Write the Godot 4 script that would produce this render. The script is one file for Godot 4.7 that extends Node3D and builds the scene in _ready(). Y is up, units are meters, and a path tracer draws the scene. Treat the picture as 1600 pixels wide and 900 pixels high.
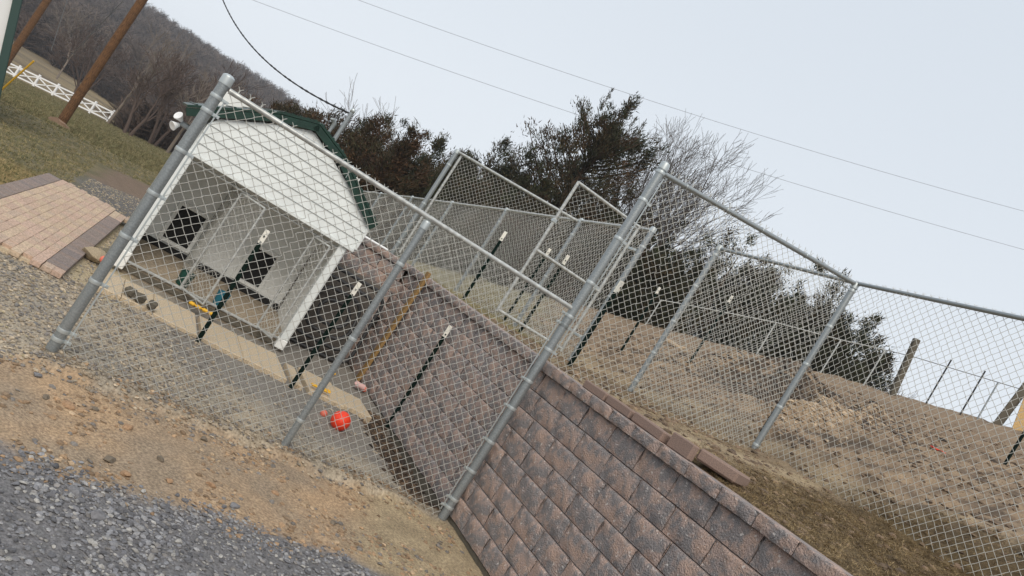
extends Node3D
# An enclosure of chain-link fences round a small dog kennel, seen with the camera tilted.
# Grid: s runs to the right across the yard, t runs away along the retaining wall, h is height.

const GY := 0.48695          # turn of the yard grid about the vertical
var GB := Basis(Vector3.UP, GY)
var rng := RandomNumberGenerator.new()
var na := FastNoiseLite.new()
var nb := FastNoiseLite.new()
var taken := {}
var mats := {}

func _ready() -> void:
	var cam := Camera3D.new()
	cam.name = "camera"
	add_child(cam)
	cam.position = Vector3(0, 1.56, 0)
	cam.basis = Basis(Vector3.RIGHT, deg_to_rad(1.576)) * Basis(Vector3(0, 0, 1), deg_to_rad(32.43))
	cam.fov = 42.26
	cam.near = 0.05
	cam.far = 2000.0
	var env := Environment.new()
	env.background_mode = Environment.BG_SKY
	var sm := ProceduralSkyMaterial.new()
	sm.sky_top_color = Color(0.69, 0.72, 0.755)
	sm.sky_horizon_color = Color(0.79, 0.81, 0.83)
	sm.sky_curve = 0.25
	sm.sky_energy_multiplier = 1.0
	sm.ground_bottom_color = Color(0.3, 0.27, 0.24)
	sm.ground_horizon_color = Color(0.62, 0.62, 0.62)
	sm.sun_angle_max = 0.0
	var sky := Sky.new()
	sky.sky_material = sm
	env.sky = sky
	env.background_energy_multiplier = 1.0
	env.tonemap_mode = Environment.TONE_MAPPER_LINEAR
	env.tonemap_exposure = 1.55
	env.sdfgi_enabled = true
	env.ssao_enabled = true
	env.ssil_enabled = true
	env.fog_enabled = true
	env.fog_density = 0.0006
	env.fog_light_color = Color(0.82, 0.85, 0.89)
	var we := WorldEnvironment.new()
	we.name = "world_environment"
	we.environment = env
	add_child(we)
	var sun := DirectionalLight3D.new()
	sun.name = "sun"
	sun.light_energy = 0.5
	sun.light_angular_distance = 35.0
	sun.light_color = Color(1.0, 0.97, 0.93)
	sun.shadow_enabled = true
	sun.basis = Basis.looking_at(-Vector3(0.1, 0.85, 0.9).normalized(), Vector3.UP)
	add_child(sun)
	rng.seed = 20240
	na.seed = 4; na.frequency = 0.01; na.fractal_octaves = 3
	nb.seed = 9; nb.frequency = 0.01; nb.fractal_octaves = 4
	make_materials()
	make_ground()
	make_walls()
	make_path()
	make_slab()
	make_fences()
	make_stakes()
	make_kennel()
	make_clutter()
	make_poles()
	make_trees()
	make_cover()

# ------------------------------------------------------------------ mesh collector
class Mb:
	var v := PackedVector3Array()
	var n := PackedVector3Array()
	var c := PackedColorArray()
	var u := PackedVector2Array()
	var ix := PackedInt32Array()
	var col := Color.WHITE
	func tri(a: Vector3, b: Vector3, d: Vector3, nm: Vector3) -> void:
		var k := v.size()
		var f := (b - a).cross(d - a)
		if f.length_squared() > 1e-16:
			f = f.normalized()
			if f.dot(nm) > 0.0:
				var e := b; b = d; d = e
			else:
				f = -f
		else:
			f = nm
		v.append(a); v.append(b); v.append(d)
		for i in 3:
			n.append(f); c.append(col); u.append(Vector2.ZERO)
			ix.append(k + i)
	func quad(a: Vector3, b: Vector3, d: Vector3, e: Vector3, nm: Vector3) -> void:
		tri(a, b, d, nm); tri(a, d, e, nm)
	func box(cen: Vector3, size: Vector3, ba := Basis.IDENTITY, bev := 0.0) -> void:
		var h := size * 0.5
		bev = minf(bev, minf(h.x, minf(h.y, h.z)) * 0.9)
		for ax in 3:
			for sg in [-1.0, 1.0]:
				var nn := Vector3.ZERO; nn[ax] = sg
				var a2 := (ax + 1) % 3; var a3 := (ax + 2) % 3
				var p: Array = []
				for q in [[-1, -1], [1, -1], [1, 1], [-1, 1]]:
					var w := Vector3.ZERO
					w[ax] = sg * h[ax]; w[a2] = q[0] * (h[a2] - bev); w[a3] = q[1] * (h[a3] - bev)
					p.append(cen + ba * w)
				quad(p[0], p[1], p[2], p[3], ba * nn)
		if bev <= 0.0:
			return
		for ax in 3:
			var a2 := (ax + 1) % 3; var a3 := (ax + 2) % 3
			for s2 in [-1.0, 1.0]:
				for s3 in [-1.0, 1.0]:
					var p: Array = []
					for e in [[-1.0, 0], [1.0, 0], [1.0, 1], [-1.0, 1]]:
						var w := Vector3.ZERO
						w[ax] = e[0] * (h[ax] - bev)
						w[a2] = s2 * (h[a2] - (bev if e[1] == 1 else 0.0))
						w[a3] = s3 * (h[a3] - (0.0 if e[1] == 1 else bev))
						p.append(cen + ba * w)
					var nn := Vector3.ZERO; nn[a2] = s2; nn[a3] = s3
					quad(p[0], p[1], p[2], p[3], ba * nn)
		for sx in [-1.0, 1.0]:
			for sy in [-1.0, 1.0]:
				for sz in [-1.0, 1.0]:
					var sg := Vector3(sx, sy, sz)
					var p: Array = []
					for ax in 3:
						var w := Vector3(sx * (h.x - bev), sy * (h.y - bev), sz * (h.z - bev))
						w[ax] = sg[ax] * h[ax]
						p.append(cen + ba * w)
					tri(p[0], p[1], p[2], ba * sg)
	func tube(pts: Array, rad, sides := 8, caps := true) -> void:
		var cnt := pts.size()
		var k0 := v.size()
		var dir: Vector3 = (pts[1] - pts[0]).normalized()
		var ref := Vector3.UP if absf(dir.y) < 0.9 else Vector3.RIGHT
		var x := dir.cross(ref).normalized()
		for i in cnt:
			var d2 := dir
			if i == 0: d2 = (pts[1] - pts[0]).normalized()
			elif i == cnt - 1: d2 = (pts[i] - pts[i - 1]).normalized()
			else: d2 = (pts[i + 1] - pts[i - 1]).normalized()
			x = (x - d2 * x.dot(d2)).normalized()
			var y := d2.cross(x)
			var r: float = rad if not rad is Array else rad[i]
			for j in sides:
				var an := TAU * j / sides
				var o := x * cos(an) + y * sin(an)
				v.append(pts[i] + o * r); n.append(o); c.append(col); u.append(Vector2(float(j) / sides, i))
		for i in cnt - 1:
			for j in sides:
				var a := k0 + i * sides + j; var b := k0 + i * sides + (j + 1) % sides
				ix.append_array([a, b, a + sides, b, b + sides, a + sides])
		if caps:
			for e in [0, cnt - 1]:
				var d3: Vector3 = (pts[1] - pts[0]).normalized() * -1.0 if e == 0 else (pts[e] - pts[e - 1]).normalized()
				var k1 := v.size()
				v.append(pts[e]); n.append(d3); c.append(col); u.append(Vector2.ZERO)
				for j in sides:
					v.append(v[k0 + e * sides + j]); n.append(d3); c.append(col); u.append(Vector2.ZERO)
				for j in sides:
					if e == 0: ix.append_array([k1, k1 + 1 + (j + 1) % sides, k1 + 1 + j])
					else: ix.append_array([k1, k1 + 1 + j, k1 + 1 + (j + 1) % sides])
	func lathe(prof: Array, o: Vector3, ax: Vector3, sides := 16) -> void:
		ax = ax.normalized()
		var x := ax.cross(Vector3.UP if absf(ax.y) < 0.9 else Vector3.RIGHT).normalized()
		var y := ax.cross(x)
		var k0 := v.size()
		var m := prof.size()
		for i in m:
			var a: Vector2 = prof[maxi(i - 1, 0)]; var b: Vector2 = prof[mini(i + 1, m - 1)]
			var tg := (b - a).normalized()
			for j in sides:
				var an := TAU * j / sides
				var q := x * cos(an) + y * sin(an)
				v.append(o + q * prof[i].x + ax * prof[i].y)
				n.append((q * tg.y - ax * tg.x).normalized()); c.append(col); u.append(Vector2(float(j) / sides, float(i) / m))
		for i in m - 1:
			for j in sides:
				var a2 := k0 + i * sides + j; var b2 := k0 + i * sides + (j + 1) % sides
				ix.append_array([a2, b2, a2 + sides, b2, b2 + sides, a2 + sides])
	func mesh() -> ArrayMesh:
		for i in range(0, ix.size(), 3):
			# front faces run clockwise
			if (v[ix[i + 1]] - v[ix[i]]).cross(v[ix[i + 2]] - v[ix[i]]).dot(n[ix[i]]) > 0.0:
				var e := ix[i + 1]
				ix[i + 1] = ix[i + 2]
				ix[i + 2] = e
		var ar := []
		ar.resize(Mesh.ARRAY_MAX)
		ar[Mesh.ARRAY_VERTEX] = v; ar[Mesh.ARRAY_NORMAL] = n; ar[Mesh.ARRAY_COLOR] = c
		ar[Mesh.ARRAY_TEX_UV] = u; ar[Mesh.ARRAY_INDEX] = ix
		var m := ArrayMesh.new()
		m.add_surface_from_arrays(Mesh.PRIMITIVE_TRIANGLES, ar)
		return m

# ------------------------------------------------------------------ naming helpers
func numbered(called: String) -> String:
	if not taken.has(called):
		taken[called] = 0
		return called
	taken[called] += 1
	return "%s_%03d" % [called, taken[called]]

func thing(called: String, label: String, category: String, at := Vector3.ZERO, turn := 0.0, group := "") -> Node3D:
	var o := Node3D.new()
	o.name = numbered(called)
	add_child(o)
	o.position = at
	o.rotation.y = turn
	tag(o, label, category, group)
	return o

func tag(o: Node, label: String, category := "", group := "", kind := "") -> void:
	if label: o.set_meta("label", label)
	if category: o.set_meta("category", category)
	if group: o.set_meta("group", group)
	if kind: o.set_meta("kind", kind)

func put(called: String, mesh, mat: Material, parent: Node = self, at := Vector3.ZERO, ba := Basis.IDENTITY) -> MeshInstance3D:
	var o := MeshInstance3D.new()
	o.mesh = mesh.mesh() if mesh is Mb else mesh
	o.material_override = mat
	o.name = numbered(called) if parent == self else called
	o.transform = Transform3D(ba, at)
	parent.add_child(o, true)
	return o

func solo(called: String, mesh, mat: Material, label: String, category: String, at: Vector3, ba := Basis.IDENTITY, group := "") -> MeshInstance3D:
	var o := put(called, mesh, mat, self, at, ba)
	tag(o, label, category, group)
	return o

func scatter(called: String, mesh: Mesh, mat: Material, xf: Array, cols: Array, parent: Node = self) -> MultiMeshInstance3D:
	var mm := MultiMesh.new()
	mm.transform_format = MultiMesh.TRANSFORM_3D
	mm.use_colors = true
	mm.mesh = mesh
	mm.instance_count = xf.size()
	for i in xf.size():
		mm.set_instance_transform(i, xf[i])
		mm.set_instance_color(i, cols[i])
	var o := MultiMeshInstance3D.new()
	o.multimesh = mm
	o.material_override = mat
	o.name = numbered(called) if parent == self else called
	o.set_meta("kind", "stuff")
	parent.add_child(o, true)
	return o

# ------------------------------------------------------------------ places and heights
func W(s: float, h: float, t: float) -> Vector3:
	return Vector3(0.56 + 0.884 * s - 0.468 * t, h, -5.7 - 0.468 * s - 0.884 * t)

func st(x: float, z: float) -> Vector2:
	var a := x - 0.56; var b := z + 5.7
	return Vector2(a * 0.884 - b * 0.468, -a * 0.468 - b * 0.884)

func smin(a: float, b: float, k: float) -> float:
	var h := clampf(0.5 + 0.5 * (b - a) / k, 0.0, 1.0)
	return lerpf(b, a, h) - k * h * (1.0 - h)

func low_h(x: float, z: float) -> float:
	var q := st(x, z)
	var s := q.x; var t := q.y
	var h := -0.03 + 0.035 * clampf(s, -3.2, 0.0)
	h = lerpf(h, 0.0, smoothstep(0.0, 1.4, t))
	if t > -6.0 and t < 16.0 and s > -8.0 and s < 1.0:
		# the yard's loose fill ends in a small crumbling lip along the fence
		var e := t + 0.07 * nb.get_noise_2d(s * 260.0, 7.0) + 0.05
		h += (0.055 * smoothstep(-0.05, 0.04, e) - 0.055 * smoothstep(0.1, 1.0, e)) * smoothstep(-3.3, -2.9, s) * (1.0 - smoothstep(-0.5, -0.15, s))
		h += 0.012 * na.get_noise_2d(s * 90.0, t * 90.0) + 0.006 * nb.get_noise_2d(s * 400.0, t * 400.0)
		# washed-out trench at the foot of the wall
		var dx := (s + 0.17 + 0.05 * nb.get_noise_2d(t * 200.0, 3.0)) / 0.17
		h -= 0.11 * exp(-dx * dx) * smoothstep(0.15, 0.4, t) * (1.0 - smoothstep(1.5, 1.9, t))
	var pl := 0.38 + 0.124 * x - 0.0149 * z + 0.05 * na.get_noise_2d(x * 9.0, z * 9.0)
	h = smin(h, pl, 0.2)
	return maxf(h, -4.6 + 0.0012 * absf(x))

func up_h(x: float, z: float) -> float:
	var q := st(x, z)
	var s := q.x; var t := q.y
	var k := clampf(0.13 - 0.035 * t, 0.02, 0.155)
	var b := 1.345 + k * clampf(s, 0.0, 2.2) - 0.095 * maxf(t - 4.0, 0.0)
	var p := 1.05 + 0.31 * s - 0.082 * t
	p += (0.5 + 0.25 * nb.get_noise_2d(s * 150.0, t * 150.0)) * exp(-(pow((s - 7.2) / 0.9, 2.0) + pow((t - 4.6) / 1.0, 2.0)))
	p -= 0.35 * exp(-(pow((s - 6.0) / 0.9, 2.0) + pow((t - 3.2) / 0.7, 2.0)))
	p += 0.26 * exp(-pow((t - 1.65 - 0.43 * (s - 4.73) + 0.2 * nb.get_noise_2d(s * 90.0, 5.0)) / 0.24, 2.0)) * smoothstep(3.9, 4.5, s) * (1.0 - smoothstep(7.6, 8.2, s))
	p -= 0.14 * exp(-pow((t - 0.45 - 0.25 * (s - 3.4) + 0.2 * nb.get_noise_2d(s * 120.0, 8.0)) / 0.16, 2.0)) * smoothstep(2.5, 2.9, s) * (1.0 - smoothstep(5.0, 5.8, s))
	p += 0.22 * exp(-pow((t - 4.3 - 0.62 * (s - 5.0)) / 0.3, 2.0)) * smoothstep(3.6, 4.6, s) * (1.0 - smoothstep(8.5, 9.5, s))
	p += 0.09 * na.get_noise_2d(s * 45.0, t * 45.0) + 0.06 * nb.get_noise_2d(s * 140.0, t * 140.0) + 0.035 * nb.get_noise_2d(s * 420.0, t * 420.0)
	var h := lerpf(b, p, smoothstep(1.9, 2.7, s))
	h += 0.014 * na.get_noise_2d(s * 120.0, t * 120.0) * smoothstep(0.1, 0.5, s)
	var r := Vector2(x, z).length()
	if r > 25.0:
		var e := r - 25.0
		h -= (0.0875 * e * e if e < 2.0 else 0.35 * (e - 1.0)) * clampf((s - 3.0) / 8.0, 0.0, 1.0)
	h = maxf(h, -5.0)
	if s < -0.8:
		h = lerpf(low_h(x, z) - 0.1, h, smoothstep(-2.3, -0.95, s))
	return h

# ------------------------------------------------------------------ colours and materials
func L(r: float, g: float, b: float, k := 1.0) -> Color:
	var q := Color(r / 255.0, g / 255.0, b / 255.0).srgb_to_linear()
	return Color(q.r * k, q.g * k, q.b * k)

func noise_img(seed_: int, freq: float, size: int, oct := 4, cell := false) -> Image:
	var f := FastNoiseLite.new()
	f.seed = seed_
	f.frequency = freq
	f.fractal_octaves = oct
	f.noise_type = FastNoiseLite.TYPE_CELLULAR if cell else FastNoiseLite.TYPE_SIMPLEX_SMOOTH
	return f.get_seamless_image(size, size)

func tint_tex(seed_: int, freq: float, size: int, lo: float, hi: float, oct := 5) -> ImageTexture:
	var im := noise_img(seed_, freq, size, oct)
	im.convert(Image.FORMAT_L8)
	var d := im.get_data()
	for i in d.size():
		d[i] = int(255.0 * lerpf(lo, hi, smoothstep(0.12, 0.88, d[i] / 255.0)))
	return ImageTexture.create_from_image(Image.create_from_data(size, size, false, Image.FORMAT_L8, d))

func bump_tex(seed_: int, freq: float, size: int, strength: float, oct := 4) -> ImageTexture:
	var im := noise_img(seed_, freq, size, oct)
	im.convert(Image.FORMAT_RGBA8)
	im.bump_map_to_normal_map(strength)
	return ImageTexture.create_from_image(im)

func mat(called: String, col: Color, rough := 0.8, metal := 0.0, tex: Texture2D = null, nrm: Texture2D = null, scale := 1.0, vert := false, ns := 1.0) -> StandardMaterial3D:
	var m := StandardMaterial3D.new()
	m.albedo_color = col
	m.roughness = rough
	m.metallic = metal
	m.vertex_color_use_as_albedo = vert
	if tex: m.albedo_texture = tex
	if nrm:
		m.normal_enabled = true
		m.normal_texture = nrm
		m.normal_scale = ns
	if tex or nrm:
		m.uv1_triplanar = true
		m.uv1_world_triplanar = true
		m.uv1_scale = Vector3.ONE * scale
	mats[called] = m
	return m

func S(r: float, g: float, b: float) -> Color:
	return Color(r / 255.0, g / 255.0, b / 255.0)

func make_materials() -> void:
	var grain := tint_tex(3, 0.03, 1024, 0.76, 1.0, 6)
	var fine := tint_tex(5, 0.02, 512, 0.8, 1.0, 5)
	var gb := bump_tex(8, 0.05, 1024, 9.0, 5)
	var fb := bump_tex(9, 0.06, 512, 3.0, 4)
	mat("soil", Color.WHITE, 0.95, 0.0, grain, gb, 1.3, true, 1.0)
	mat("stone", Color.WHITE, 0.85, 0.0, fine, null, 7.0, true)
	mat("grass", Color.WHITE, 0.9, 0.0, null, null, 1.0, true)
	mats["grass"].backlight_enabled = true
	mats["grass"].backlight = Color(0.12, 0.12, 0.08)
	mat("leaf", Color.WHITE, 0.85, 0.0, null, null, 1.0, true)
	mat("bark", Color.WHITE, 0.95, 0.0, null, null, 1.0, true)
	mat("galv", S(160, 167, 170), 0.42, 0.6, tint_tex(11, 0.05, 256, 0.88, 1.0, 4), null, 5.0)
	mat("galv_rail", S(205, 208, 206), 0.4, 0.45, tint_tex(12, 0.02, 256, 0.8, 1.0, 4), null, 3.0)
	mat("wire", S(206, 206, 200), 0.5, 0.25)
	mat("band", S(188, 196, 198), 0.4, 0.55)
	mat("tpost", S(20, 34, 30), 0.75, 0.0)
	mats["tpost"].metallic_specular = 0.15
	mat("tip", S(228, 226, 216), 0.6)
	mat("white", S(226, 232, 232), 0.5, 0.0, tint_tex(33, 0.015, 512, 0.94, 1.0, 5), null, 0.7)
	mat("offwhite", S(234, 236, 234), 0.6)
	mat("floor", S(170, 156, 136), 0.8, 0.0, fine, null, 2.0)
	mat("green", S(24, 58, 48), 0.38, 0.0, fine, null, 1.0)
	mat("slate_green", S(50, 74, 70), 0.5)
	mat("rubber", S(24, 24, 26), 0.7)
	mat("dark_sheet_grey", S(106, 100, 94), 0.85, 0.0, grain, null, 2.0)
	mat("black_pipe", S(46, 47, 49), 0.5)
	mat("concrete", S(216, 197, 168), 0.92, 0.0, grain, gb, 2.5, false, 0.6)
	mat("wood", S(158, 126, 78), 0.85, 0.0, grain, null, 2.0)
	mat("plywood", S(196, 164, 112), 0.85, 0.0, fine, null, 2.0)
	mat("weathered", S(104, 98, 86), 0.9, 0.0, grain, null, 2.0)
	mat("pole", S(134, 96, 62), 0.9, 0.0, tint_tex(31, 0.04, 256, 0.45, 1.0, 4), fb, 1.0)
	mats["pole"].uv1_scale = Vector3(7, 0.5, 7)
	mat("vinyl", S(232, 234, 236), 0.5)
	mat("cable", S(28, 28, 30), 0.6)
	mat("thinwire", S(120, 122, 126), 0.6)
	mat("orange", S(236, 62, 30), 0.5)
	mat("pinkball", S(214, 112, 92), 0.6)
	mat("yellow", S(222, 172, 44), 0.55)
	mat("pinkish", S(206, 170, 166), 0.7)
	mat("teal", S(32, 108, 128), 0.5)
	mat("dgreen", S(14, 66, 58), 0.5)
	mat("bark_pale", S(186, 166, 140), 0.9, 0.0, grain, null, 2.0)
	mat("mortar", S(160, 144, 126), 0.95, 0.0, grain, gb, 2.0)
	mat("paver", Color.WHITE, 0.9, 0.0, fine, fb, 4.0, true, 0.5)
	mat("brick", S(152, 130, 119), 0.9, 0.0, grain, gb, 4.0, false, 0.5)
	# split-face wall block: charcoal and rust blotches with pale lime specks
	var sz := 768
	var A := noise_img(21, 0.0065, sz, 3); var Bn := noise_img(22, 0.02, sz, 4); var Cn := noise_img(23, 0.22, sz, 3); var Dn := noise_img(24, 0.035, sz, 5)
	for im in [A, Bn, Cn, Dn]: im.convert(Image.FORMAT_L8)
	var da: PackedByteArray = A.get_data(); var db: PackedByteArray = Bn.get_data(); var dc: PackedByteArray = Cn.get_data(); var dd: PackedByteArray = Dn.get_data()
	var out := PackedByteArray(); out.resize(sz * sz * 3)
	for i in sz * sz:
		var w := smoothstep(0.36, 0.66, da[i] / 255.0 * 0.6 + db[i] / 255.0 * 0.4)
		var g := 0.84 + 0.66 * dc[i] / 255.0
		var m2 := smoothstep(0.35, 0.75, db[i] / 255.0)
		var r := lerpf(lerpf(117, 133, m2), lerpf(156, 147, m2), w) * g
		var gr := lerpf(lerpf(113, 123, m2), lerpf(134, 130, m2), w) * g
		var b := lerpf(lerpf(113, 120, m2), lerpf(122, 123, m2), w) * g
		var lime := smoothstep(0.74, 0.84, dd[i] / 255.0)
		out[i * 3] = clampi(int(lerpf(r, 225, lime * 0.7)), 0, 255)
		out[i * 3 + 1] = clampi(int(lerpf(gr, 219, lime * 0.7)), 0, 255)
		out[i * 3 + 2] = clampi(int(lerpf(b, 214, lime * 0.7)), 0, 255)
	var bm := StandardMaterial3D.new()
	bm.albedo_texture = ImageTexture.create_from_image(Image.create_from_data(sz, sz, false, Image.FORMAT_RGB8, out))
	bm.roughness = 0.95
	bm.vertex_color_use_as_albedo = true
	bm.normal_enabled = true
	var bh := noise_img(25, 0.09, sz, 5)
	bh.convert(Image.FORMAT_RGBA8); bh.bump_map_to_normal_map(5.0)
	bm.normal_texture = ImageTexture.create_from_image(bh)
	bm.normal_scale = 1.0
	mats["block"] = bm

func zone(s: float, t: float, x: float, z: float) -> Color:
	var n1 := na.get_noise_2d(s * 110.0, t * 110.0)
	var n2 := nb.get_noise_2d(s * 330.0, t * 330.0)
	var n3 := na.get_noise_2d(s * 900.0 + 50.0, t * 900.0)
	var d := Vector2(x, z).length()
	var ss := s + 0.10 * n1 + 0.05 * n2
	var tt := t + 0.12 * n1 + 0.06 * n2
	var gravel := L(138, 137, 139, 0.8)
	var tan_ := L(206, 175, 140, 0.86).lerp(L(180, 160, 136, 0.84), clampf(0.5 + 1.2 * n1, 0.0, 1.0))
	var straw := L(204, 184, 150, 0.82).lerp(L(180, 162, 132, 0.8), clampf(0.4 + 1.1 * n2, 0.0, 1.0))
	var yard := L(194, 180, 158, 0.94).lerp(L(172, 164, 150, 0.92), clampf(0.5 + 1.2 * n1, 0.0, 1.0))
	var dust := L(158, 152, 143, 0.86)
	var c := gravel.lerp(tan_, smoothstep(-1.22, -1.05, tt))
	var st_ := smoothstep(-1.0, -0.6, ss - 0.3 * tt)
	c = c.lerp(straw, st_ * smoothstep(-1.3, -1.1, tt + 0.15 * smoothstep(-0.9, -0.4, ss)))
	var y := yard.lerp(dust, smoothstep(0.45, 0.8, tt + 0.25 * ss + 0.3) * smoothstep(-2.6, -2.1, ss))
	var ft := -0.06 - 0.1 * smoothstep(-3.0, -3.3, s)
	c = c.lerp(y, smoothstep(ft - 0.05, ft + 0.05, t + 0.07 * n2))
	# damp dark soil in the trench
	var dx := (s + 0.17 + 0.05 * nb.get_noise_2d(t * 200.0, 3.0)) / 0.16
	c = c.lerp(L(92, 74, 58, 0.6), exp(-dx * dx) * smoothstep(0.15, 0.35, t) * (1.0 - smoothstep(1.5, 1.9, t)))
	if s < -2.6 and t > 1.4 and t < 5.5:
		c = c.lerp(L(200, 184, 152, 0.9), smoothstep(-3.1, -2.95, ss))
	if t > 5.0:
		c = c.lerp(L(124, 122, 120, 0.72), smoothstep(5.0, 5.6, tt))
		c = c.lerp(L(150, 128, 108, 0.7), smoothstep(8.6, 9.8, tt + 0.5 * n1))
	# lawn
	var lawn := L(132, 124, 88, 0.68).lerp(L(160, 146, 108, 0.68), clampf(0.45 + 1.3 * n1, 0.0, 1.0)).lerp(L(86, 92, 56, 0.6), clampf(n2, 0.0, 0.6))
	var lm := smoothstep(-3.3, -3.75, ss + 0.1 * n1 - 0.25 * smoothstep(8.0, 13.0, t)) * smoothstep(2.0, 2.4, tt) + smoothstep(12.8, 14.5, tt + n1)
	var yel := L(196, 166, 104, 0.66)
	lawn = lawn.lerp(yel, smoothstep(6.6, 5.6, tt + 0.7 * (s + 3.6)) * 0.8)
	c = c.lerp(lawn, clampf(lm, 0.0, 1.0))
	if d > 55.0:
		var fld := L(186, 164, 122, 0.62).lerp(L(150, 132, 100, 0.6), clampf(0.5 + 1.4 * nb.get_noise_2d(x * 6.0, z * 12.0), 0.0, 1.0))
		c = c.lerp(fld, smoothstep(58.0, 66.0, d))
		c = c.lerp(L(120, 100, 78, 0.6), exp(-pow((d - 104.0) / 1.6, 2.0)) * 0.8)
	var k := 1.0 + 0.22 * n3
	return Color(c.r * k, c.g * k, c.b * k)

func up_zone(s: float, t: float) -> Color:
	var n1 := na.get_noise_2d(s * 60.0, t * 60.0)
	var n2 := nb.get_noise_2d(s * 200.0, t * 200.0)
	var n3 := na.get_noise_2d(s * 700.0, t * 700.0)
	var brown := L(174, 151, 124, 0.84).lerp(L(148, 127, 105, 0.8), clampf(0.5 + 1.3 * n2, 0.0, 1.0))
	var c := brown
	var track := L(196, 176, 143, 0.84).lerp(L(168, 148, 120, 0.8), clampf(0.5 + 1.2 * n2, 0.0, 1.0))
	c = track.lerp(c, smoothstep(1.8, 3.4, s + 0.5 * n1))
	# thatch of dead grass at the near end of the wall
	c = c.lerp(L(148, 126, 88, 0.72).lerp(L(118, 98, 68, 0.68), clampf(0.5 + 1.5 * n2, 0.0, 1.0)), smoothstep(-1.0, -1.6, t + 0.3 * n1) * (1.0 - smoothstep(2.2, 3.0, s)))
	# pale dry grass on the far part of the terrace
	var g := L(178, 170, 136, 0.72).lerp(L(156, 146, 114, 0.7), clampf(0.5 + 1.2 * n2, 0.0, 1.0))
	c = c.lerp(g, smoothstep(-0.6, 1.2, t - 0.3 - 1.68 * s + 1.2 * n1))
	# freshly dug dark soil, and paler dry crests of the small ridges
	c = c.lerp(L(92, 80, 70, 0.62), clampf(1.7 * exp(-(pow((s - 6.3) / 1.2, 2.0) + pow((t - 3.6) / 1.1, 2.0))) - 0.25 + 1.6 * n2, 0.0, 0.9) * smoothstep(3.8, 4.6, s) * smoothstep(9.0, 7.8, s))
	c = c.lerp(L(92, 80, 68, 0.62), clampf(1.5 * exp(-pow((t - 0.45 - 0.25 * (s - 3.4)) / 0.22, 2.0)) - 0.2 + 1.5 * n2, 0.0, 0.85) * smoothstep(2.4, 2.9, s) * smoothstep(5.8, 5.0, s))
	c = c.lerp(L(198, 174, 144, 0.76), clampf(exp(-pow((t - 1.65 - 0.43 * (s - 4.73)) / 0.3, 2.0)) * (0.8 + 1.4 * n2), 0.0, 0.95) * smoothstep(3.9, 4.5, s) * (1.0 - smoothstep(7.6, 8.2, s)))
	c = c.lerp(L(186, 160, 128, 0.68), exp(-pow((t - 4.3 - 0.62 * (s - 5.0)) / 0.35, 2.0)) * smoothstep(3.6, 4.6, s) * (1.0 - smoothstep(8.5, 9.5, s)) * clampf(0.7 + n2, 0.0, 0.9))
	var k := 1.0 + 0.22 * n3
	return Color(c.r * k, c.g * k, c.b * k)

func grid_mesh(pts: PackedVector3Array, cols: PackedColorArray, rows: int, cs: int) -> ArrayMesh:
	var nm := PackedVector3Array(); nm.resize(pts.size())
	var ix := PackedInt32Array()
	for i in rows:
		for j in cs:
			var k := i * cs + j
			var a := pts[k + 1 if j < cs - 1 else k] - pts[k - 1 if j > 0 else k]
			var b := pts[k + cs if i < rows - 1 else k] - pts[k - cs if i > 0 else k]
			var nn := a.cross(b)
			nn = nn.normalized() if nn.length_squared() > 1e-20 else Vector3.UP
			nm[k] = nn if nn.y > 0.0 else -nn
			if i < rows - 1 and j < cs - 1:
				ix.append_array([k, k + 1, k + cs, k + 1, k + cs + 1, k + cs])
	for i in range(0, ix.size(), 3):
		if (pts[ix[i + 1]] - pts[ix[i]]).cross(pts[ix[i + 2]] - pts[ix[i]]).y > 0.0:
			var e := ix[i + 1]
			ix[i + 1] = ix[i + 2]
			ix[i + 2] = e
	var ar := []
	ar.resize(Mesh.ARRAY_MAX)
	ar[Mesh.ARRAY_VERTEX] = pts; ar[Mesh.ARRAY_NORMAL] = nm; ar[Mesh.ARRAY_COLOR] = cols; ar[Mesh.ARRAY_INDEX] = ix
	var m := ArrayMesh.new()
	m.add_surface_from_arrays(Mesh.PRIMITIVE_TRIANGLES, ar)
	return m

func structure(called: String, mesh, m: Material, label: String) -> MeshInstance3D:
	var o := put(called, mesh, m)
	tag(o, label, "", "", "structure")
	return o

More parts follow.
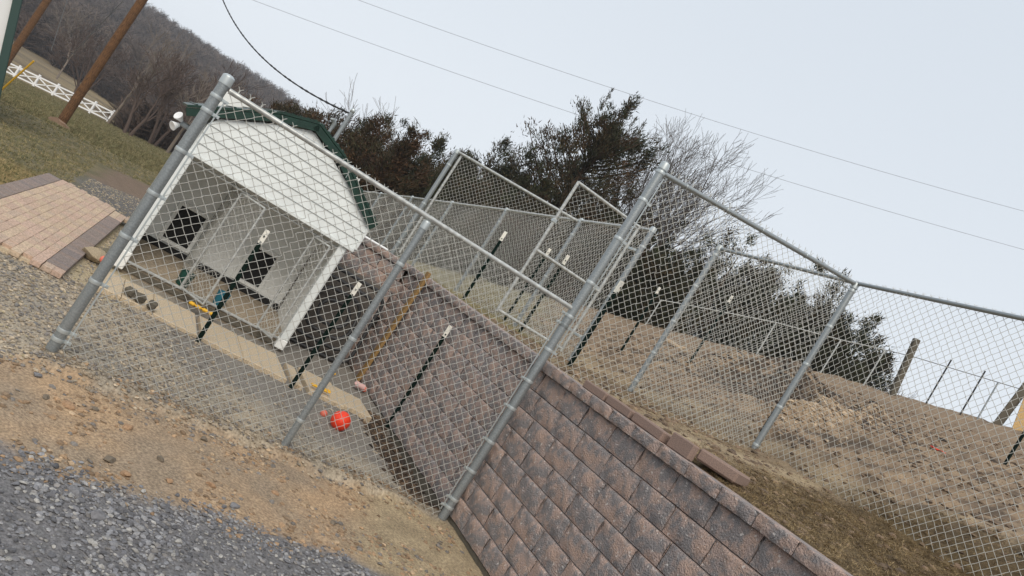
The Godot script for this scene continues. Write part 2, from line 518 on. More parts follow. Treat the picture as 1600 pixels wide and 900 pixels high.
func make_ground() -> void:
	# the sheet of lower ground: yard, lawn, valley field, out to the horizon
	var an: Array = []
	var a := -180.0
	while a < 180.01:
		an.append(deg_to_rad(a))
		a += 0.28 if a >= -46.0 and a < 12.0 else 4.0
	an.append(PI)
	var rr: Array = [0.05, 0.5, 1.0, 1.4]
	var r := 1.6
	while r < 900.0:
		rr.append(r)
		r *= 1.0052 if r < 12.0 else (1.016 if r < 160.0 else 1.12)
	var p := PackedVector3Array(); var c := PackedColorArray()
	for ri in rr:
		for ai in an:
			var x: float = ri * sin(ai); var z: float = -ri * cos(ai)
			var q := st(x, z)
			var h := low_h(x, z)
			if q.x > 0.25: h = minf(h, -0.35)
			p.append(Vector3(x, h, z))
			c.append(zone(q.x, q.y, x, z))
	structure("ground", grid_mesh(p, c, rr.size(), an.size()), mats["soil"], "gravel yard, worn lawn and tan field below the fences")
	# the upper terrace behind the wall and the hill that rises from it
	var ps := PackedVector3Array(); var pc := PackedColorArray()
	var sl: Array = []; var tl: Array = []
	var s := 0.14
	while s < 75.0:
		sl.append(s)
		s += 0.04 if s < 4.0 else (0.07 if s < 10.0 else (0.18 if s < 20.0 else 1.5))
	var t := -14.0
	while t < 75.0:
		tl.append(t)
		t += 0.6 if t < -4.0 else (0.045 if t < 5.0 else (0.1 if t < 12.0 else (0.25 if t < 24.0 else 1.5)))
	for ti in tl:
		for si in sl:
			var w := W(si, 0.0, ti)
			w.y = up_h(w.x, w.z)
			ps.append(w); pc.append(up_zone(si, ti))
	structure("hillside_terrace", grid_mesh(ps, pc, tl.size(), sl.size()), mats["soil"], "bare brown hillside terrace above the retaining wall")
	# the part of the terrace behind the return wall
	ps = PackedVector3Array(); pc = PackedColorArray()
	var na_ := 0; var nb_ := 0
	t = 3.78
	while t < 60.0:
		na_ += 1; nb_ = 0
		s = -3.2
		while s < 0.2:
			nb_ += 1
			var w := W(s, 0.0, t)
			w.y = up_h(w.x, w.z)
			ps.append(w); pc.append(up_zone(s, t))
			s += 0.14 - 0.0001
		t += 0.25 if t < 20.0 else 2.0
	structure("terrace_bank", grid_mesh(ps, pc, na_, nb_), mats["soil"], "grassy bank of the terrace behind the kennel")
	# wooded hill across the valley
	ps = PackedVector3Array(); pc = PackedColorArray()
	na_ = 0
	var d := 128.0
	while d < 520.0:
		na_ += 1; nb_ = 0
		var xr := -2.2
		while xr < 0.25:
			nb_ += 1
			var w := Vector3(xr * d, hill_h(xr * d, d), -d)
			ps.append(w)
			var n1 := na.get_noise_2d(w.x * 3.0, d * 3.0)
			var cc := L(96, 84, 76, 0.5).lerp(L(124, 108, 94, 0.5), clampf(0.5 + n1, 0.0, 1.0))
			pc.append(cc)
			xr += 0.03
		d += 8.0
	structure("wooded_hill", grid_mesh(ps, pc, na_, nb_), mats["soil"], "long wooded hill across the valley")

func hill_h(x: float, d: float) -> float:
	var xr := x / d
	var top := 18.5 * smoothstep(-0.22, -0.40, xr) + 2.0 * smoothstep(0.1, -0.2, xr)
	top *= 1.0 + 0.05 * na.get_noise_2d(x * 1.2, 9.0)
	var f := smoothstep(140.0, 335.0, d)
	return -5.0 + (top + 2.6) * f + 0.8 * na.get_noise_2d(x * 4.0, d * 4.0) * f + 0.004 * maxf(d - 335.0, 0.0) * 0.0

# ------------------------------------------------------------------ chain-link
const CELL := 0.072

func along(base: Array, q: float) -> Array:
	# base: [s, t, bottom, top] corners; returns point at distance q and the direction
	var acc := 0.0
	for i in base.size() - 1:
		var a: Array = base[i]; var b: Array = base[i + 1]
		var l := Vector2(b[0] - a[0], b[1] - a[1]).length()
		if q <= acc + l or i == base.size() - 2:
			var f := clampf((q - acc) / l, 0.0, 1.0)
			return [lerpf(a[0], b[0], f), lerpf(a[1], b[1], f), lerpf(a[2], b[2], f), lerpf(a[3], b[3], f), Vector2(b[0] - a[0], b[1] - a[1]) / l]
		acc += l
	return []

func run_len(base: Array) -> float:
	var l := 0.0
	for i in base.size() - 1:
		l += Vector2(base[i + 1][0] - base[i][0], base[i + 1][1] - base[i][1]).length()
	return l

func fabric(base: Array, org: Vector3, r := 0.0024, barbs := true, cell := CELL) -> Mb:
	var m := Mb.new()
	var hc := cell * 0.5
	var len_ := run_len(base)
	var cnt := int(len_ / hc)
	for i in cnt:
		var e := along(base, (i + 0.5) * len_ / cnt)
		var dv: Vector2 = e[4]
		var hd := W(dv.x, 0.0, dv.y) - W(0, 0, 0)
		var pd := Vector3(-hd.z, 0.0, hd.x)
		var bot := W(e[0], e[2], e[1]) - org
		var hh: float = e[3] - e[2]
		var rows := int(round(hh / hc))
		var dy := hh / rows
		var k0 := m.v.size()
		var wob := 0.004 * sin(i * 12.9898)
		var bw := 0.004 * sin(i * 78.233) * sin(i * 0.37)
		var pts := PackedVector3Array()
		for j in rows + 1:
			var sg := 1.0 if (i + j) % 2 == 0 else -1.0
			pts.append(bot + hd * (sg * hc * 0.5 * 1.05 + bw * sin(j * 0.9 + i) + 0.0015 * sin(i * 7.0 + j * 3.7)) + Vector3(0, j * dy, 0) + pd * (sg * 0.0026 + 0.011 * sin(i * 0.17 + j * 0.11) + wob * 0.3))
		if barbs:
			var sg2 := 1.0 if (i + rows) % 2 == 0 else -1.0
			var tp := pts[rows]
			pts.append(tp + Vector3(0, 0.018, 0) + pd * 0.006 * sg2)
			pts.append(tp + Vector3(0, 0.034, 0) + hd * sg2 * 0.016 - pd * 0.004 * sg2)
			var sg3 := 1.0 if i % 2 == 0 else -1.0
			pts.insert(0, pts[0] + Vector3(0, -0.02, 0) + hd * sg3 * 0.006)
		for p in pts:
			var offs := [pd, -pd * 0.5 + hd * 1.2, -pd * 0.5 - hd * 1.2]
			for o in offs:
				m.v.append(p + o * r)
				m.n.append(o.normalized()); m.c.append(Color.WHITE); m.u.append(Vector2.ZERO)
		for j in pts.size() - 1:
			var k := k0 + j * 3
			m.ix.append_array([k, k + 1, k + 3, k + 1, k + 4, k + 3, k + 1, k + 2, k + 4, k + 2, k + 5, k + 4, k + 2, k, k + 5, k, k + 3, k + 5])
	return m

func pipe_mesh(a: Vector3, b: Vector3, r: float, sides := 12) -> Mb:
	var m := Mb.new()
	m.tube([a, b], r, sides)
	return m

func add_post(parent: Node3D, p: Vector3, h: float, r: float, bands: Array, toward: Vector3, cap := true) -> void:
	# p: foot in the parent's space; toward: direction of the fabric for the band tabs
	var m := pipe_mesh(p + Vector3(0, -0.15, 0), p + Vector3(0, h, 0), r, 16)
	var post := put("post", m, mats["galv"], parent)
	if cap:
		var k := Mb.new()
		k.lathe([Vector2(r + 0.004, -0.055), Vector2(r + 0.004, -0.004), Vector2(r * 0.95, 0.004), Vector2(r * 0.6, 0.011), Vector2(0.0005, 0.014)], p + Vector3(0, h, 0), Vector3.UP, 16)
		put("post_cap", k, mats["band"], post)
	for y in bands:
		var bnd := Mb.new()
		bnd.lathe([Vector2(r, -0.012), Vector2(r + 0.0035, -0.012), Vector2(r + 0.0035, 0.012), Vector2(r, 0.012)], p + Vector3(0, y, 0), Vector3.UP, 16)
		if toward.length() > 0.1:
			var ba := Basis(toward, Vector3.UP, toward.cross(Vector3.UP))
			bnd.box(p + Vector3(0, y, 0) + toward * (r + 0.02), Vector3(0.045, 0.02, 0.009), ba)
			bnd.tube([p + Vector3(0, y, 0) + toward * (r + 0.022) - ba.z * 0.02, p + Vector3(0, y, 0) + toward * (r + 0.022) + ba.z * 0.016], 0.006, 6)
		put("tension_band", bnd, mats["band"], post)

func make_fences() -> void:
	# front fence: low bay across the yard, high bay on the terrace
	var o := W(-2.94, -0.1, 0.11)
	var f := thing("chain_link_fence", "galvanized chain-link fence in front, stepping up from gravel yard over block wall", "fence", o)
	var yd := (W(-0.08, 0, 0.0) - W(-2.94, 0, 0.11)).normalized()
	var ud := (W(2.24, 0, -0.11) - W(-0.08, 0, 0.0)).normalized()
	var p3 := W(-0.085, -0.03, 0.0) - o
	add_post(f, Vector3.ZERO, 1.94, 0.0335, [0.1, 0.16, 0.5, 0.82, 1.12, 1.42, 1.7, 1.8], yd)
	var p2 := W(-1.43, -0.07, 0.052) - o
	add_post(f, p2, 1.84, 0.0255, [0.25, 0.9, 1.5], Vector3.ZERO)
	add_post(f, p3, 3.18, 0.0345, [0.1, 0.17, 0.42, 0.68, 0.98, 1.22, 1.72, 1.8], -yd)
	var p5 := W(2.24, 1.58, -0.11) - o
	add_post(f, p5, 1.86, 0.029, [0.15, 0.55, 1.0, 1.4, 1.78], Vector3.ZERO)
	for y in [1.5, 1.72, 2.1, 2.5, 2.85, 3.1]:
		var bnd := Mb.new()
		bnd.lathe([Vector2(0.0345, -0.012), Vector2(0.038, -0.012), Vector2(0.038, 0.012), Vector2(0.0345, 0.012)], p3 + Vector3(0, y, 0), Vector3.UP, 16)
		var ba := Basis(ud, Vector3.UP, ud.cross(Vector3.UP))
		bnd.box(p3 + Vector3(0, y, 0) + ud * 0.06, Vector3(0.045, 0.02, 0.009), ba)
		put("tension_band", bnd, mats["band"], f)
	put("top_rail", pipe_mesh(yd * 0.04 + Vector3(0, 1.87, 0), p3 - yd * 0.03 + Vector3(0, 1.86, 0), 0.0175), mats["galv_rail"], f)
	put("top_rail", pipe_mesh(p3 + ud * 0.03 + Vector3(0, 3.11, 0), p5 + Vector3(0, 1.85, 0), 0.021), mats["galv"], f)
	for e in [[yd * 0.053, 0.06, 1.8], [p3 - yd * 0.055, 0.06, 1.8], [p3 + ud * 0.055, 1.46, 3.08]]:
		var tb := Mb.new()
		tb.box(e[0] + Vector3(0, (e[1] + e[2]) * 0.5, 0), Vector3(0.009, e[2] - e[1], 0.005), Basis(yd, Vector3.UP, yd.cross(Vector3.UP)))
		put("tension_bar", tb, mats["band"], f)
	for e in [[yd * 0.04 + Vector3(0, 1.87, 0), p3 - yd * 0.03 + Vector3(0, 1.86, 0), 0.0175], [p3 + ud * 0.03 + Vector3(0, 3.11, 0), p5 + Vector3(0, 1.85, 0), 0.021]]:
		var a: Vector3 = e[0]; var b: Vector3 = e[1]
		for i in 5:
			var c := a.lerp(b, (i + 0.5 + rng.randf_range(-0.2, 0.2)) / 5.0)
			var tw := Mb.new()
			var rr: float = e[2] + 0.003
			tw.lathe([Vector2(rr, -0.004), Vector2(rr + 0.003, 0.0), Vector2(rr, 0.004)], c, b - a, 10)
			tw.tube([c + Vector3(0, -rr, 0), c + Vector3(0.003, -rr - 0.05, 0.002)], 0.002, 4)
			put("tie_wire", tw, mats["band"], f)
	var low := put("chain_link_mesh", fabric([[-2.885, 0.107, -0.08, 1.79], [-1.43, 0.052, -0.05, 1.79], [-0.135, 0.003, -0.02, 1.79]], o, 0.0023), mats["wire"], f)
	low.set_meta("kind", "stuff")
	var hi := put("chain_link_mesh", fabric([[-0.03, -0.003, 1.38, 3.11], [2.19, -0.108, 1.62, 3.44]], o, 0.0022), mats["wire"], f)
	hi.set_meta("kind", "stuff")

	# long boundary fence along the terrace
	var pts := [[2.08, -3.2, 0.036], [2.24, -0.11, 0.0], [2.05, 1.52, 0.03]]
	o = W(2.24, 1.58, -0.11)
	f = thing("chain_link_fence", "near length of chain-link boundary fence along the terrace, meeting the corner post", "fence", o)
	var base: Array = []
	for p in pts:
		var w := W(p[0], 0, p[1])
		w.y = up_h(w.x, w.z)
		base.append([p[0], p[1], w.y + 0.03, w.y + 1.83])
		if p[2] > 0.0:
			add_post(f, w - o, 1.86, p[2], [0.15, 0.5, 0.9, 1.35, 1.75], Vector3.ZERO)
	base[1][2] = 1.62; base[1][3] = 3.44
	for i in 2:
		put("top_rail", pipe_mesh(W(base[i][0], base[i][3], base[i][1]) - o, W(base[i + 1][0], base[i + 1][3], base[i + 1][1]) - o, 0.018), mats["galv"], f)
	put("chain_link_mesh", fabric(base, o, 0.0022), mats["wire"], f).set_meta("kind", "stuff")

	o = W(1.82, 1.43, 2.43)
	f = thing("chain_link_fence", "far chain-link boundary fence running back beside pale grass from the gate post", "fence", o)
	base = []
	for p in [[1.82, 2.43], [2.05, 4.39], [2.0, 6.64], [2.0, 9.0], [2.0, 11.3], [2.0, 13.6], [2.0, 15.9], [1.95, 18.2], [1.4, 20.5]]:
		var w := W(p[0], 0, p[1])
		w.y = up_h(w.x, w.z)
		base.append([p[0], p[1], w.y + 0.03, w.y + 1.83])
		add_post(f, w - o, 1.86, 0.036 if base.size() == 1 else 0.03, [0.2, 0.9, 1.6], Vector3.ZERO)
	for i in base.size() - 1:
		put("top_rail", pipe_mesh(W(base[i][0], base[i][3], base[i][1]) - o, W(base[i + 1][0], base[i + 1][3], base[i + 1][1]) - o, 0.021), mats["galv_rail"], f)
	put("chain_link_mesh", fabric(base, o, 0.0022), mats["wire"], f).set_meta("kind", "stuff")

	# cross panel behind the return wall
	o = W(0.52, 1.36, 6.06)
	f = thing("cross_fence", "tall chain-link cross panel with double end post behind the return wall", "fence", o)
	var w1 := W(0.52, 0, 6.06); w1.y = 1.34
	add_post(f, w1 - o, 1.86, 0.036, [0.2, 0.9, 1.6], Vector3.ZERO)
	var q2 := W(0.60, 0, 6.02) - o
	put("frame_tube", pipe_mesh(Vector3(q2.x, 0.05, q2.z), Vector3(q2.x, 1.82, q2.z), 0.02), mats["galv_rail"], f)
	put("top_rail", pipe_mesh(Vector3(0, 1.82, 0), W(2.05, 3.16, 4.45) - o, 0.021), mats["galv_rail"], f)
	put("chain_link_mesh", fabric([[0.62, 6.0, 1.37, 3.17], [2.02, 4.5, 1.36, 3.15]], o, 0.0022), mats["wire"], f).set_meta("kind", "stuff")

	# gate leaf swung open from its post
	o = W(1.76, 1.47, 2.62)
	f = thing("fence_gate", "chain-link gate leaf with white mid rail, swung open on the terrace", "gate", o)
	var gl := W(0.8, 1.45, 2.72) - o
	var gr := W(1.76, 1.45, 2.62) - o
	for e in [[gl + Vector3(0, 0.03, 0), gl + Vector3(0, 1.78, 0)], [gr + Vector3(0, 0.03, 0), gr + Vector3(0, 1.8, 0)]]:
		put("stile", pipe_mesh(e[0], e[1], 0.019), mats["galv_rail"], f)
	for y in [0.05, 0.86, 1.77]:
		put("gate_rail", pipe_mesh(gl + Vector3(0, y, 0), gr + Vector3(0, y + 0.01, 0), 0.019), mats["galv_rail"], f)
	put("chain_link_mesh", fabric([[0.84, 2.715, 1.5, 3.22], [1.72, 2.625, 1.5, 3.23]], o, 0.0019, false), mats["wire"], f).set_meta("kind", "stuff")
	var la := Mb.new()
	la.box(gl + Vector3(0, 1.25, 0), Vector3(0.06, 0.05, 0.05), GB, 0.008)
	la.box(gl + Vector3(0, 1.36, 0), Vector3(0.03, 0.16, 0.03), GB, 0.006)
	put("latch", la, mats["band"], f)
	for y in [0.3, 1.5]:
		var hg := Mb.new()
		hg.box(W(1.79, 1.45 + y, 2.54) - o, Vector3(0.05, 0.035, 0.18), GB, 0.006)
		put("hinge", hg, mats["band"], f)

	# crest fence on the brow of the hill
	var cp := [[0.178, 0.95], [0.2113, 1.0], [0.3255, 1.2], [0.412, 1.22], [0.47, 1.25]]
	var p0 := ray_up(0.2113)
	f = thing("crest_fence", "thin low fence along the brow of the bare hill", "fence", p0)
	var prev := Vector3.INF
	for e in cp:
		var w := ray_up(e[0])
		put("post", pipe_mesh(w - p0 - Vector3(0, 0.2, 0), w - p0 + Vector3(0, e[1], 0), 0.024, 8), mats["galv_rail"], f)
		if prev != Vector3.INF:
			put("top_wire", pipe_mesh(prev, w - p0 + Vector3(0, e[1], 0), 0.018, 6), mats["galv_rail"], f)
		prev = w - p0 + Vector3(0, e[1], 0)
	for e in [[0.5095, 1.3], [0.58, 1.25], [0.655, 1.2]]:
		var w := ray_up(e[0])
		put("top_wire", pipe_mesh(prev, w - p0 + Vector3(0, e[1], 0), 0.012, 6), mats["thinwire"], f)
		prev = w - p0 + Vector3(0, e[1], 0)
	var e1 := ray_up(0.5095)
	var tm := Mb.new()
	tm.box(Vector3(0, 0.8, 0), Vector3(0.17, 2.0, 0.17), Basis.IDENTITY, 0.015)
	solo("timber_post", tm, mats["weathered"], "thick grey square timber post leaning on the hill brow", "post", e1, Basis(Vector3(0, 0, 1), 0.13))
	var k := 0
	for e in [[0.555, 1.5, "first thin dark stake right of the leaning timber post"], [0.602, 1.45, "second thin dark stake right of the leaning timber post"], [0.625, 1.2, "faint grey stake next to the plywood sheet on the hill brow"]]:
		var w := ray_up(e[0])
		solo("stake", pipe_mesh(Vector3(0, -0.2, 0), Vector3(-0.04, e[1], 0), 0.022, 6), mats["cable"] if k < 2 else mats["galv"], e[2], "stake", w, Basis.IDENTITY, "stakes on the hill brow")
		k += 1
	var w2 := ray_up(0.655)
	var pk := Mb.new()
	pk.box(Vector3(0, 0.7, 0), Vector3(0.24, 2.4, 0.05), Basis(Vector3(0, 0, 1), -0.1), 0.008)
	solo("plank", pk, mats["weathered"], "dark weathered plank standing at the right end of the hill brow", "plank", w2)
	var pw := Mb.new()
	pw.box(Vector3(0.75, 0.45, 0.25), Vector3(1.3, 1.2, 0.02), Basis(Vector3(1, 0, 0), -0.25), 0.003)
	solo("plywood_sheet", pw, mats["plywood"], "tan plywood sheet leaning beside the dark plank on the hill", "board", w2)

func ray_up(xr: float) -> Vector3:
	# a point on the brow of the hill in the direction xr
	var d := 24.6 / sqrt(1.0 + xr * xr)
	return Vector3(xr * d, up_h(xr * d, -d), -d)

func make_tpost(h: float) -> Node3D:
	var f := thing("fence_stake", "", "stake")
	var m := Mb.new()
	m.box(Vector3(0, h * 0.5 - 0.1, 0.01), Vector3(0.036, h + 0.2, 0.005))
	m.box(Vector3(0, h * 0.5 - 0.1, -0.008), Vector3(0.006, h + 0.2, 0.032))
	var y := 0.04
	while y < h - 0.05:
		m.box(Vector3(0, y, 0.015), Vector3(0.012, 0.014, 0.01))
		y += 0.055
	put("post", m, mats["tpost"], f)
	var tp := Mb.new()
	tp.box(Vector3(0, h - 0.06, 0.01), Vector3(0.039, 0.124, 0.008))
	tp.box(Vector3(0, h - 0.06, -0.009), Vector3(0.009, 0.124, 0.034))
	put("painted_tip", tp, mats["tip"], f)
	return f

func make_stakes() -> void:
	var list := [
		[-2.02, 0.03, 1.45, 1.03, "dark green steel stake with white tip in front of the kennel's open door", 0.0],
		[-1.17, 0.03, 1.44, 1.04, "dark green steel stake with white tip between slab and black pipes", 0.0],
		[-0.05, -0.05, 1.75, 1.18, "dark green steel stake with white tip against the wall by orange ball", 0.0],
		[0.57, 1.36, 3.15, 0.96, "dark steel stake with white tip on terrace, leftmost behind wall cap", 0.0],
		[1.19, 1.37, 2.71, 1.1, "dark steel stake with white tip just in front of the gate's mid rail", 0.0],
		[0.8, 1.37, 0.93, 0.98, "dark steel stake with pale tip close behind the tall post", 0.0],
		[1.7, 0.0, 4.11, 1.2, "dark steel stake with white tip seen through the open gate", 1.0],
		[4.23, 0.0, 4.87, 1.2, "dark steel stake with white tip beside the open gate on brown slope", 1.0],
		[4.71, 0.0, 3.91, 1.2, "thin steel stake with faint white tip near the fallen log", 1.0],
		[2.75, 0.0, 0.36, 1.3, "dark steel stake with white insulator close behind the fence corner post", 1.0],
		[7.9, 0.0, 1.0, 1.2, "dark steel stake low on the bare slope at the far right", 1.0]]
	for e in list:
		var f := make_tpost(e[3])
		var w := W(e[0], e[1], e[2])
		if e[5] > 0.5: w.y = up_h(w.x, w.z)
		f.position = w
		f.rotation.y = GY + rng.randf_range(-0.5, 0.5)
		f.rotation.z = rng.randf_range(-0.025, 0.025)
		tag(f, e[4], "stake", "steel stakes with white tips")

# ------------------------------------------------------------------ walls and paving
func block_mesh(w: float, h: float, dep: float, seed_: int, rough: float) -> ArrayMesh:
	# split-face block: front at x = 0 facing -x, width along z, height along y, centred
	var r := RandomNumberGenerator.new()
	r.seed = seed_
	var m := Mb.new()
	var nx := 6; var ny := 5
	var rows := [0.0, 0.27, 0.54, 0.8, 0.945, 1.0]
	var uo := Vector2(r.randf(), r.randf())
	var p := PackedVector3Array()
	var bev := 0.011
	for j in ny + 1:
		for i in nx + 1:
			var fx := float(i) / nx; var fy: float = rows[j]
			var edge := i == 0 or j == 0 or i == nx or j == ny
			var q := Vector3(r.randf_range(0.5, 1.5) * bev if edge else r.randf_range(-rough, rough), (fy - 0.5) * h, (fx - 0.5) * w)
			if not edge: q += Vector3(0, r.randf_range(-0.005, 0.005), r.randf_range(-0.008, 0.008))
			else: q += Vector3(0, r.randf_range(-0.0012, 0.0012), r.randf_range(-0.0015, 0.0015))
			p.append(q)
	for j in ny + 1:
		for i in nx + 1:
			var k := j * (nx + 1) + i
			var a := p[k + 1 if i < nx else k] - p[k - 1 if i > 0 else k]
			var b := p[k + nx + 1 if j < ny else k] - p[k - nx - 1 if j > 0 else k]
			var nn := a.cross(b).normalized()
			if nn.x > 0.0: nn = -nn
			m.v.append(p[k]); m.n.append(nn)
			# slightly paler vertex row along the top of the split face
			var edge_tone := r.randf_range(0.95, 1.0) if j == ny else 0.92
			m.c.append(Color(edge_tone, edge_tone, edge_tone))
			m.u.append(uo + Vector2(p[k].z, -p[k].y) * 0.9)
	for j in ny:
		for i in nx:
			var k := j * (nx + 1) + i
			m.ix.append_array([k, k + 1, k + nx + 1, k + 1, k + nx + 2, k + nx + 1])
	# top, bottom and ends
	var hw := w * 0.5; var hh := h * 0.5
	var k2 := m.v.size()
	m.col = Color(0.92, 0.92, 0.92)
	m.quad(Vector3(bev, hh, -hw), Vector3(bev, hh, hw), Vector3(dep, hh, hw), Vector3(dep, hh, -hw), Vector3.UP)
	m.quad(Vector3(bev, -hh, -hw), Vector3(bev, -hh, hw), Vector3(dep, -hh, hw), Vector3(dep, -hh, -hw), Vector3.DOWN)
	m.quad(Vector3(bev, -hh, -hw), Vector3(bev, hh, -hw), Vector3(dep, hh, -hw), Vector3(dep, -hh, -hw), Vector3(0, 0, -1))
	m.quad(Vector3(bev, -hh, hw), Vector3(bev, hh, hw), Vector3(dep, hh, hw), Vector3(dep, -hh, hw), Vector3(0, 0, 1))
	for i in range(k2, m.v.size()):
		m.u[i] = uo + Vector2(m.v[i].z, m.v[i].x + m.v[i].y) * 0.9
	return m.mesh()

func make_walls() -> void:
	var var_: Array = []; var caps: Array = []
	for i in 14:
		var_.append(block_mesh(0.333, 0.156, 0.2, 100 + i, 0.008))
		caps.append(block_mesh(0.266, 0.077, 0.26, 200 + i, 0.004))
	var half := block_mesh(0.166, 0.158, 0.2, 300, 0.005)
	var o := W(0.0, 0.0, 0.0)
	var f := thing("retaining_wall", "retaining wall of charcoal and rust split-face blocks below the terrace", "wall", o, GY)
	var core := Mb.new()
	core.box(Vector3(0.19, 0.5, 0.25), Vector3(0.16, 1.5, 7.7))
	put("wall_core", core, mats["mortar"], f)
	var phase := [0.10, 0.26, 0.02, 0.2, 0.31, 0.14, 0.255, 0.03]
	for c in 8:
		var y := 0.01 + 0.1615 * (c + 0.5)
		var t: float = -3.9 + fposmod(phase[c] + 3.9, 0.34) - 0.17
		while t < 3.74:
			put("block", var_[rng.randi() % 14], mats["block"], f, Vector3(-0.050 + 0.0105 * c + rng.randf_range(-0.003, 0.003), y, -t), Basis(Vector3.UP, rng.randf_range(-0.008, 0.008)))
			t += 0.34
	var t2 := -3.9 + fposmod(0.03 + 3.9, 0.272)
	while t2 < 3.66:
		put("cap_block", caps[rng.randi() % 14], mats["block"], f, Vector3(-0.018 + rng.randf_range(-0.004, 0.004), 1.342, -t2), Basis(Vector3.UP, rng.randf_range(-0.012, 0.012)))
		t2 += 0.272
	# buried course under the wall
	var fo := Mb.new()
	fo.box(Vector3(0.06, -0.078, 0.2), Vector3(0.18, 0.165, 7.6))
	put("footing", fo, mats["weathered"], f)
	# return wall
	o = W(-0.1, 0.0, 3.64)
	f = thing("retaining_wall", "short return wall of brown split-face blocks behind the black pipes", "wall", o, GY)
	var turn := Basis(Vector3.UP, PI * 0.5)
	var co := Mb.new()
	co.box(Vector3(-0.45, 0.6, -0.3), Vector3(1.3, 1.3, 0.14))
	put("wall_core", co, mats["mortar"], f)
	for c in 8:
		var x := 0.17 - 0.17 * (c % 2)
		while x > -1.1:
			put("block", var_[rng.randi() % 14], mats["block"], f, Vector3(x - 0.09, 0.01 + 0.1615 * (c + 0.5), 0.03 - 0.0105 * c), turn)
			x -= 0.34
	var x2 := 0.2
	while x2 > -1.1:
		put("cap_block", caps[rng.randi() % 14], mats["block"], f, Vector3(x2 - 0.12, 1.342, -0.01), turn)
		x2 -= 0.272

	# loose cap bricks lying on the wall
	var list := [[0.115, 1.41, -0.55, 0.28, 0.062, 0.12, 0.02, 0.0, "long brown cap brick lying on the wall cap, nearest the tall post"],
		[0.12, 1.412, -0.86, 0.3, 0.062, 0.12, -0.03, 0.0, "brown cap brick on the wall cap, second from the tall post"],
		[0.125, 1.414, -1.19, 0.32, 0.066, 0.12, 0.02, 0.02, "brown cap brick on the wall cap, next to the upright smooth brick"],
		[0.12, 1.43, -1.49, 0.2, 0.1, 0.055, 0.05, 0.0, "smooth reddish brick standing on edge on the wall cap"]]
	for e in list:
		var b := Mb.new()
		b.box(Vector3.ZERO, Vector3(e[5], e[4], e[3]), Basis.IDENTITY, 0.008)
		solo("brick", b, mats["brick"], e[8], "brick", W(e[0], e[1], e[2]), Basis(Vector3.UP, GY + e[6]) * Basis(Vector3.RIGHT, e[7]), "loose bricks on the wall cap")
	var sl := Mb.new()
	sl.box(Vector3.ZERO, Vector3(0.3, 0.075, 0.26), Basis.IDENTITY, 0.012)
	solo("brick", sl, mats["brick"], "wide flat pinkish brick lying on the dirt at the row's near end", "brick", W(0.34, 1.45, -1.64), Basis(Vector3.UP, GY + 0.45), "loose bricks on the wall cap")

func make_path() -> void:
	var a := Vector2(0.073, 0.9973)                 # along the path, in s and t
	var b := Vector2(-0.9973, 0.073)                # across it, to the left
	var yaw := GY - 0.073
	var o := W(-3.09, 0.0, 1.4)
	var f := thing("paver_path", "tan brick paver path with grey border, ending at the gravel", "path", o, yaw)
	f.set_meta("kind", "structure")
	f.remove_meta("category")
	var bed := Mb.new()
	bed.box(Vector3(-0.46, -0.02, -2.0), Vector3(0.9, 0.05, 3.96))
	put("paver_bed", bed, mats["concrete"], f)
	var tans: Array = []; var greys: Array = []
	for i in 7:
		var m := Mb.new()
		m.col = [L(222, 196, 170, 0.84), L(216, 188, 166, 0.84), L(212, 184, 164, 0.84), L(224, 200, 172, 0.84), L(216, 192, 166, 0.84), L(220, 190, 170, 0.84), L(210, 186, 166, 0.84)][i]
		m.box(Vector3.ZERO, Vector3(0.0708, 0.04, 0.1372), Basis.IDENTITY, 0.0022)
		tans.append(m.mesh())
		var g := Mb.new()
		g.col = [L(168, 150, 142, 0.74), L(160, 146, 140, 0.74), L(174, 156, 146, 0.74), L(156, 144, 140, 0.74), L(164, 150, 142, 0.74), L(170, 154, 148, 0.74), L(166, 148, 138, 0.74)][i]
		g.box(Vector3.ZERO, Vector3(0.145, 0.042, 0.0695), Basis.IDENTITY, 0.003)
		greys.append(g.mesh())
	# a is -z of the path frame, b is -x
	for cidx in 9:
		var z := 0.0 if cidx % 2 == 0 else 0.07
		var x := -0.15 - 0.0355 - cidx * 0.072
		while z < 4.0:
			var y := 0.012 + rng.randf_range(-0.002, 0.002)
			# a joint of the running bond
			put("paver", tans[rng.randi() % 7], mats["paver"], f, Vector3(x, y, -z - 0.07), Basis(Vector3.UP, rng.randf_range(-0.012, 0.012)))
			z += 0.14
	for side in 2:
		var x := -0.073 if side == 0 else -0.15 - 9 * 0.072 - 0.074
		var z := 0.14 if side == 0 else 0.0
		while z < (3.3 if side == 0 else 3.96):
			put("border_paver", greys[rng.randi() % 7], mats["paver"], f, Vector3(x, 0.014 + rng.randf_range(-0.002, 0.002), -z - 0.035), Basis(Vector3.UP, rng.randf_range(-0.012, 0.012)))
			z += 0.0712
	for e in [[-0.035, 0.07], [-0.107, 0.07], [-0.035, 3.42], [-0.107, 3.42], [-0.035, 3.56], [-0.107, 3.56], [-0.035, 3.70], [-0.107, 3.70], [-0.035, 3.84], [-0.107, 3.84], [0.037, 3.77], [0.037, 3.91]]:
		put("paver", tans[rng.randi() % 7], mats["paver"], f, Vector3(e[0], 0.012, -e[1]))

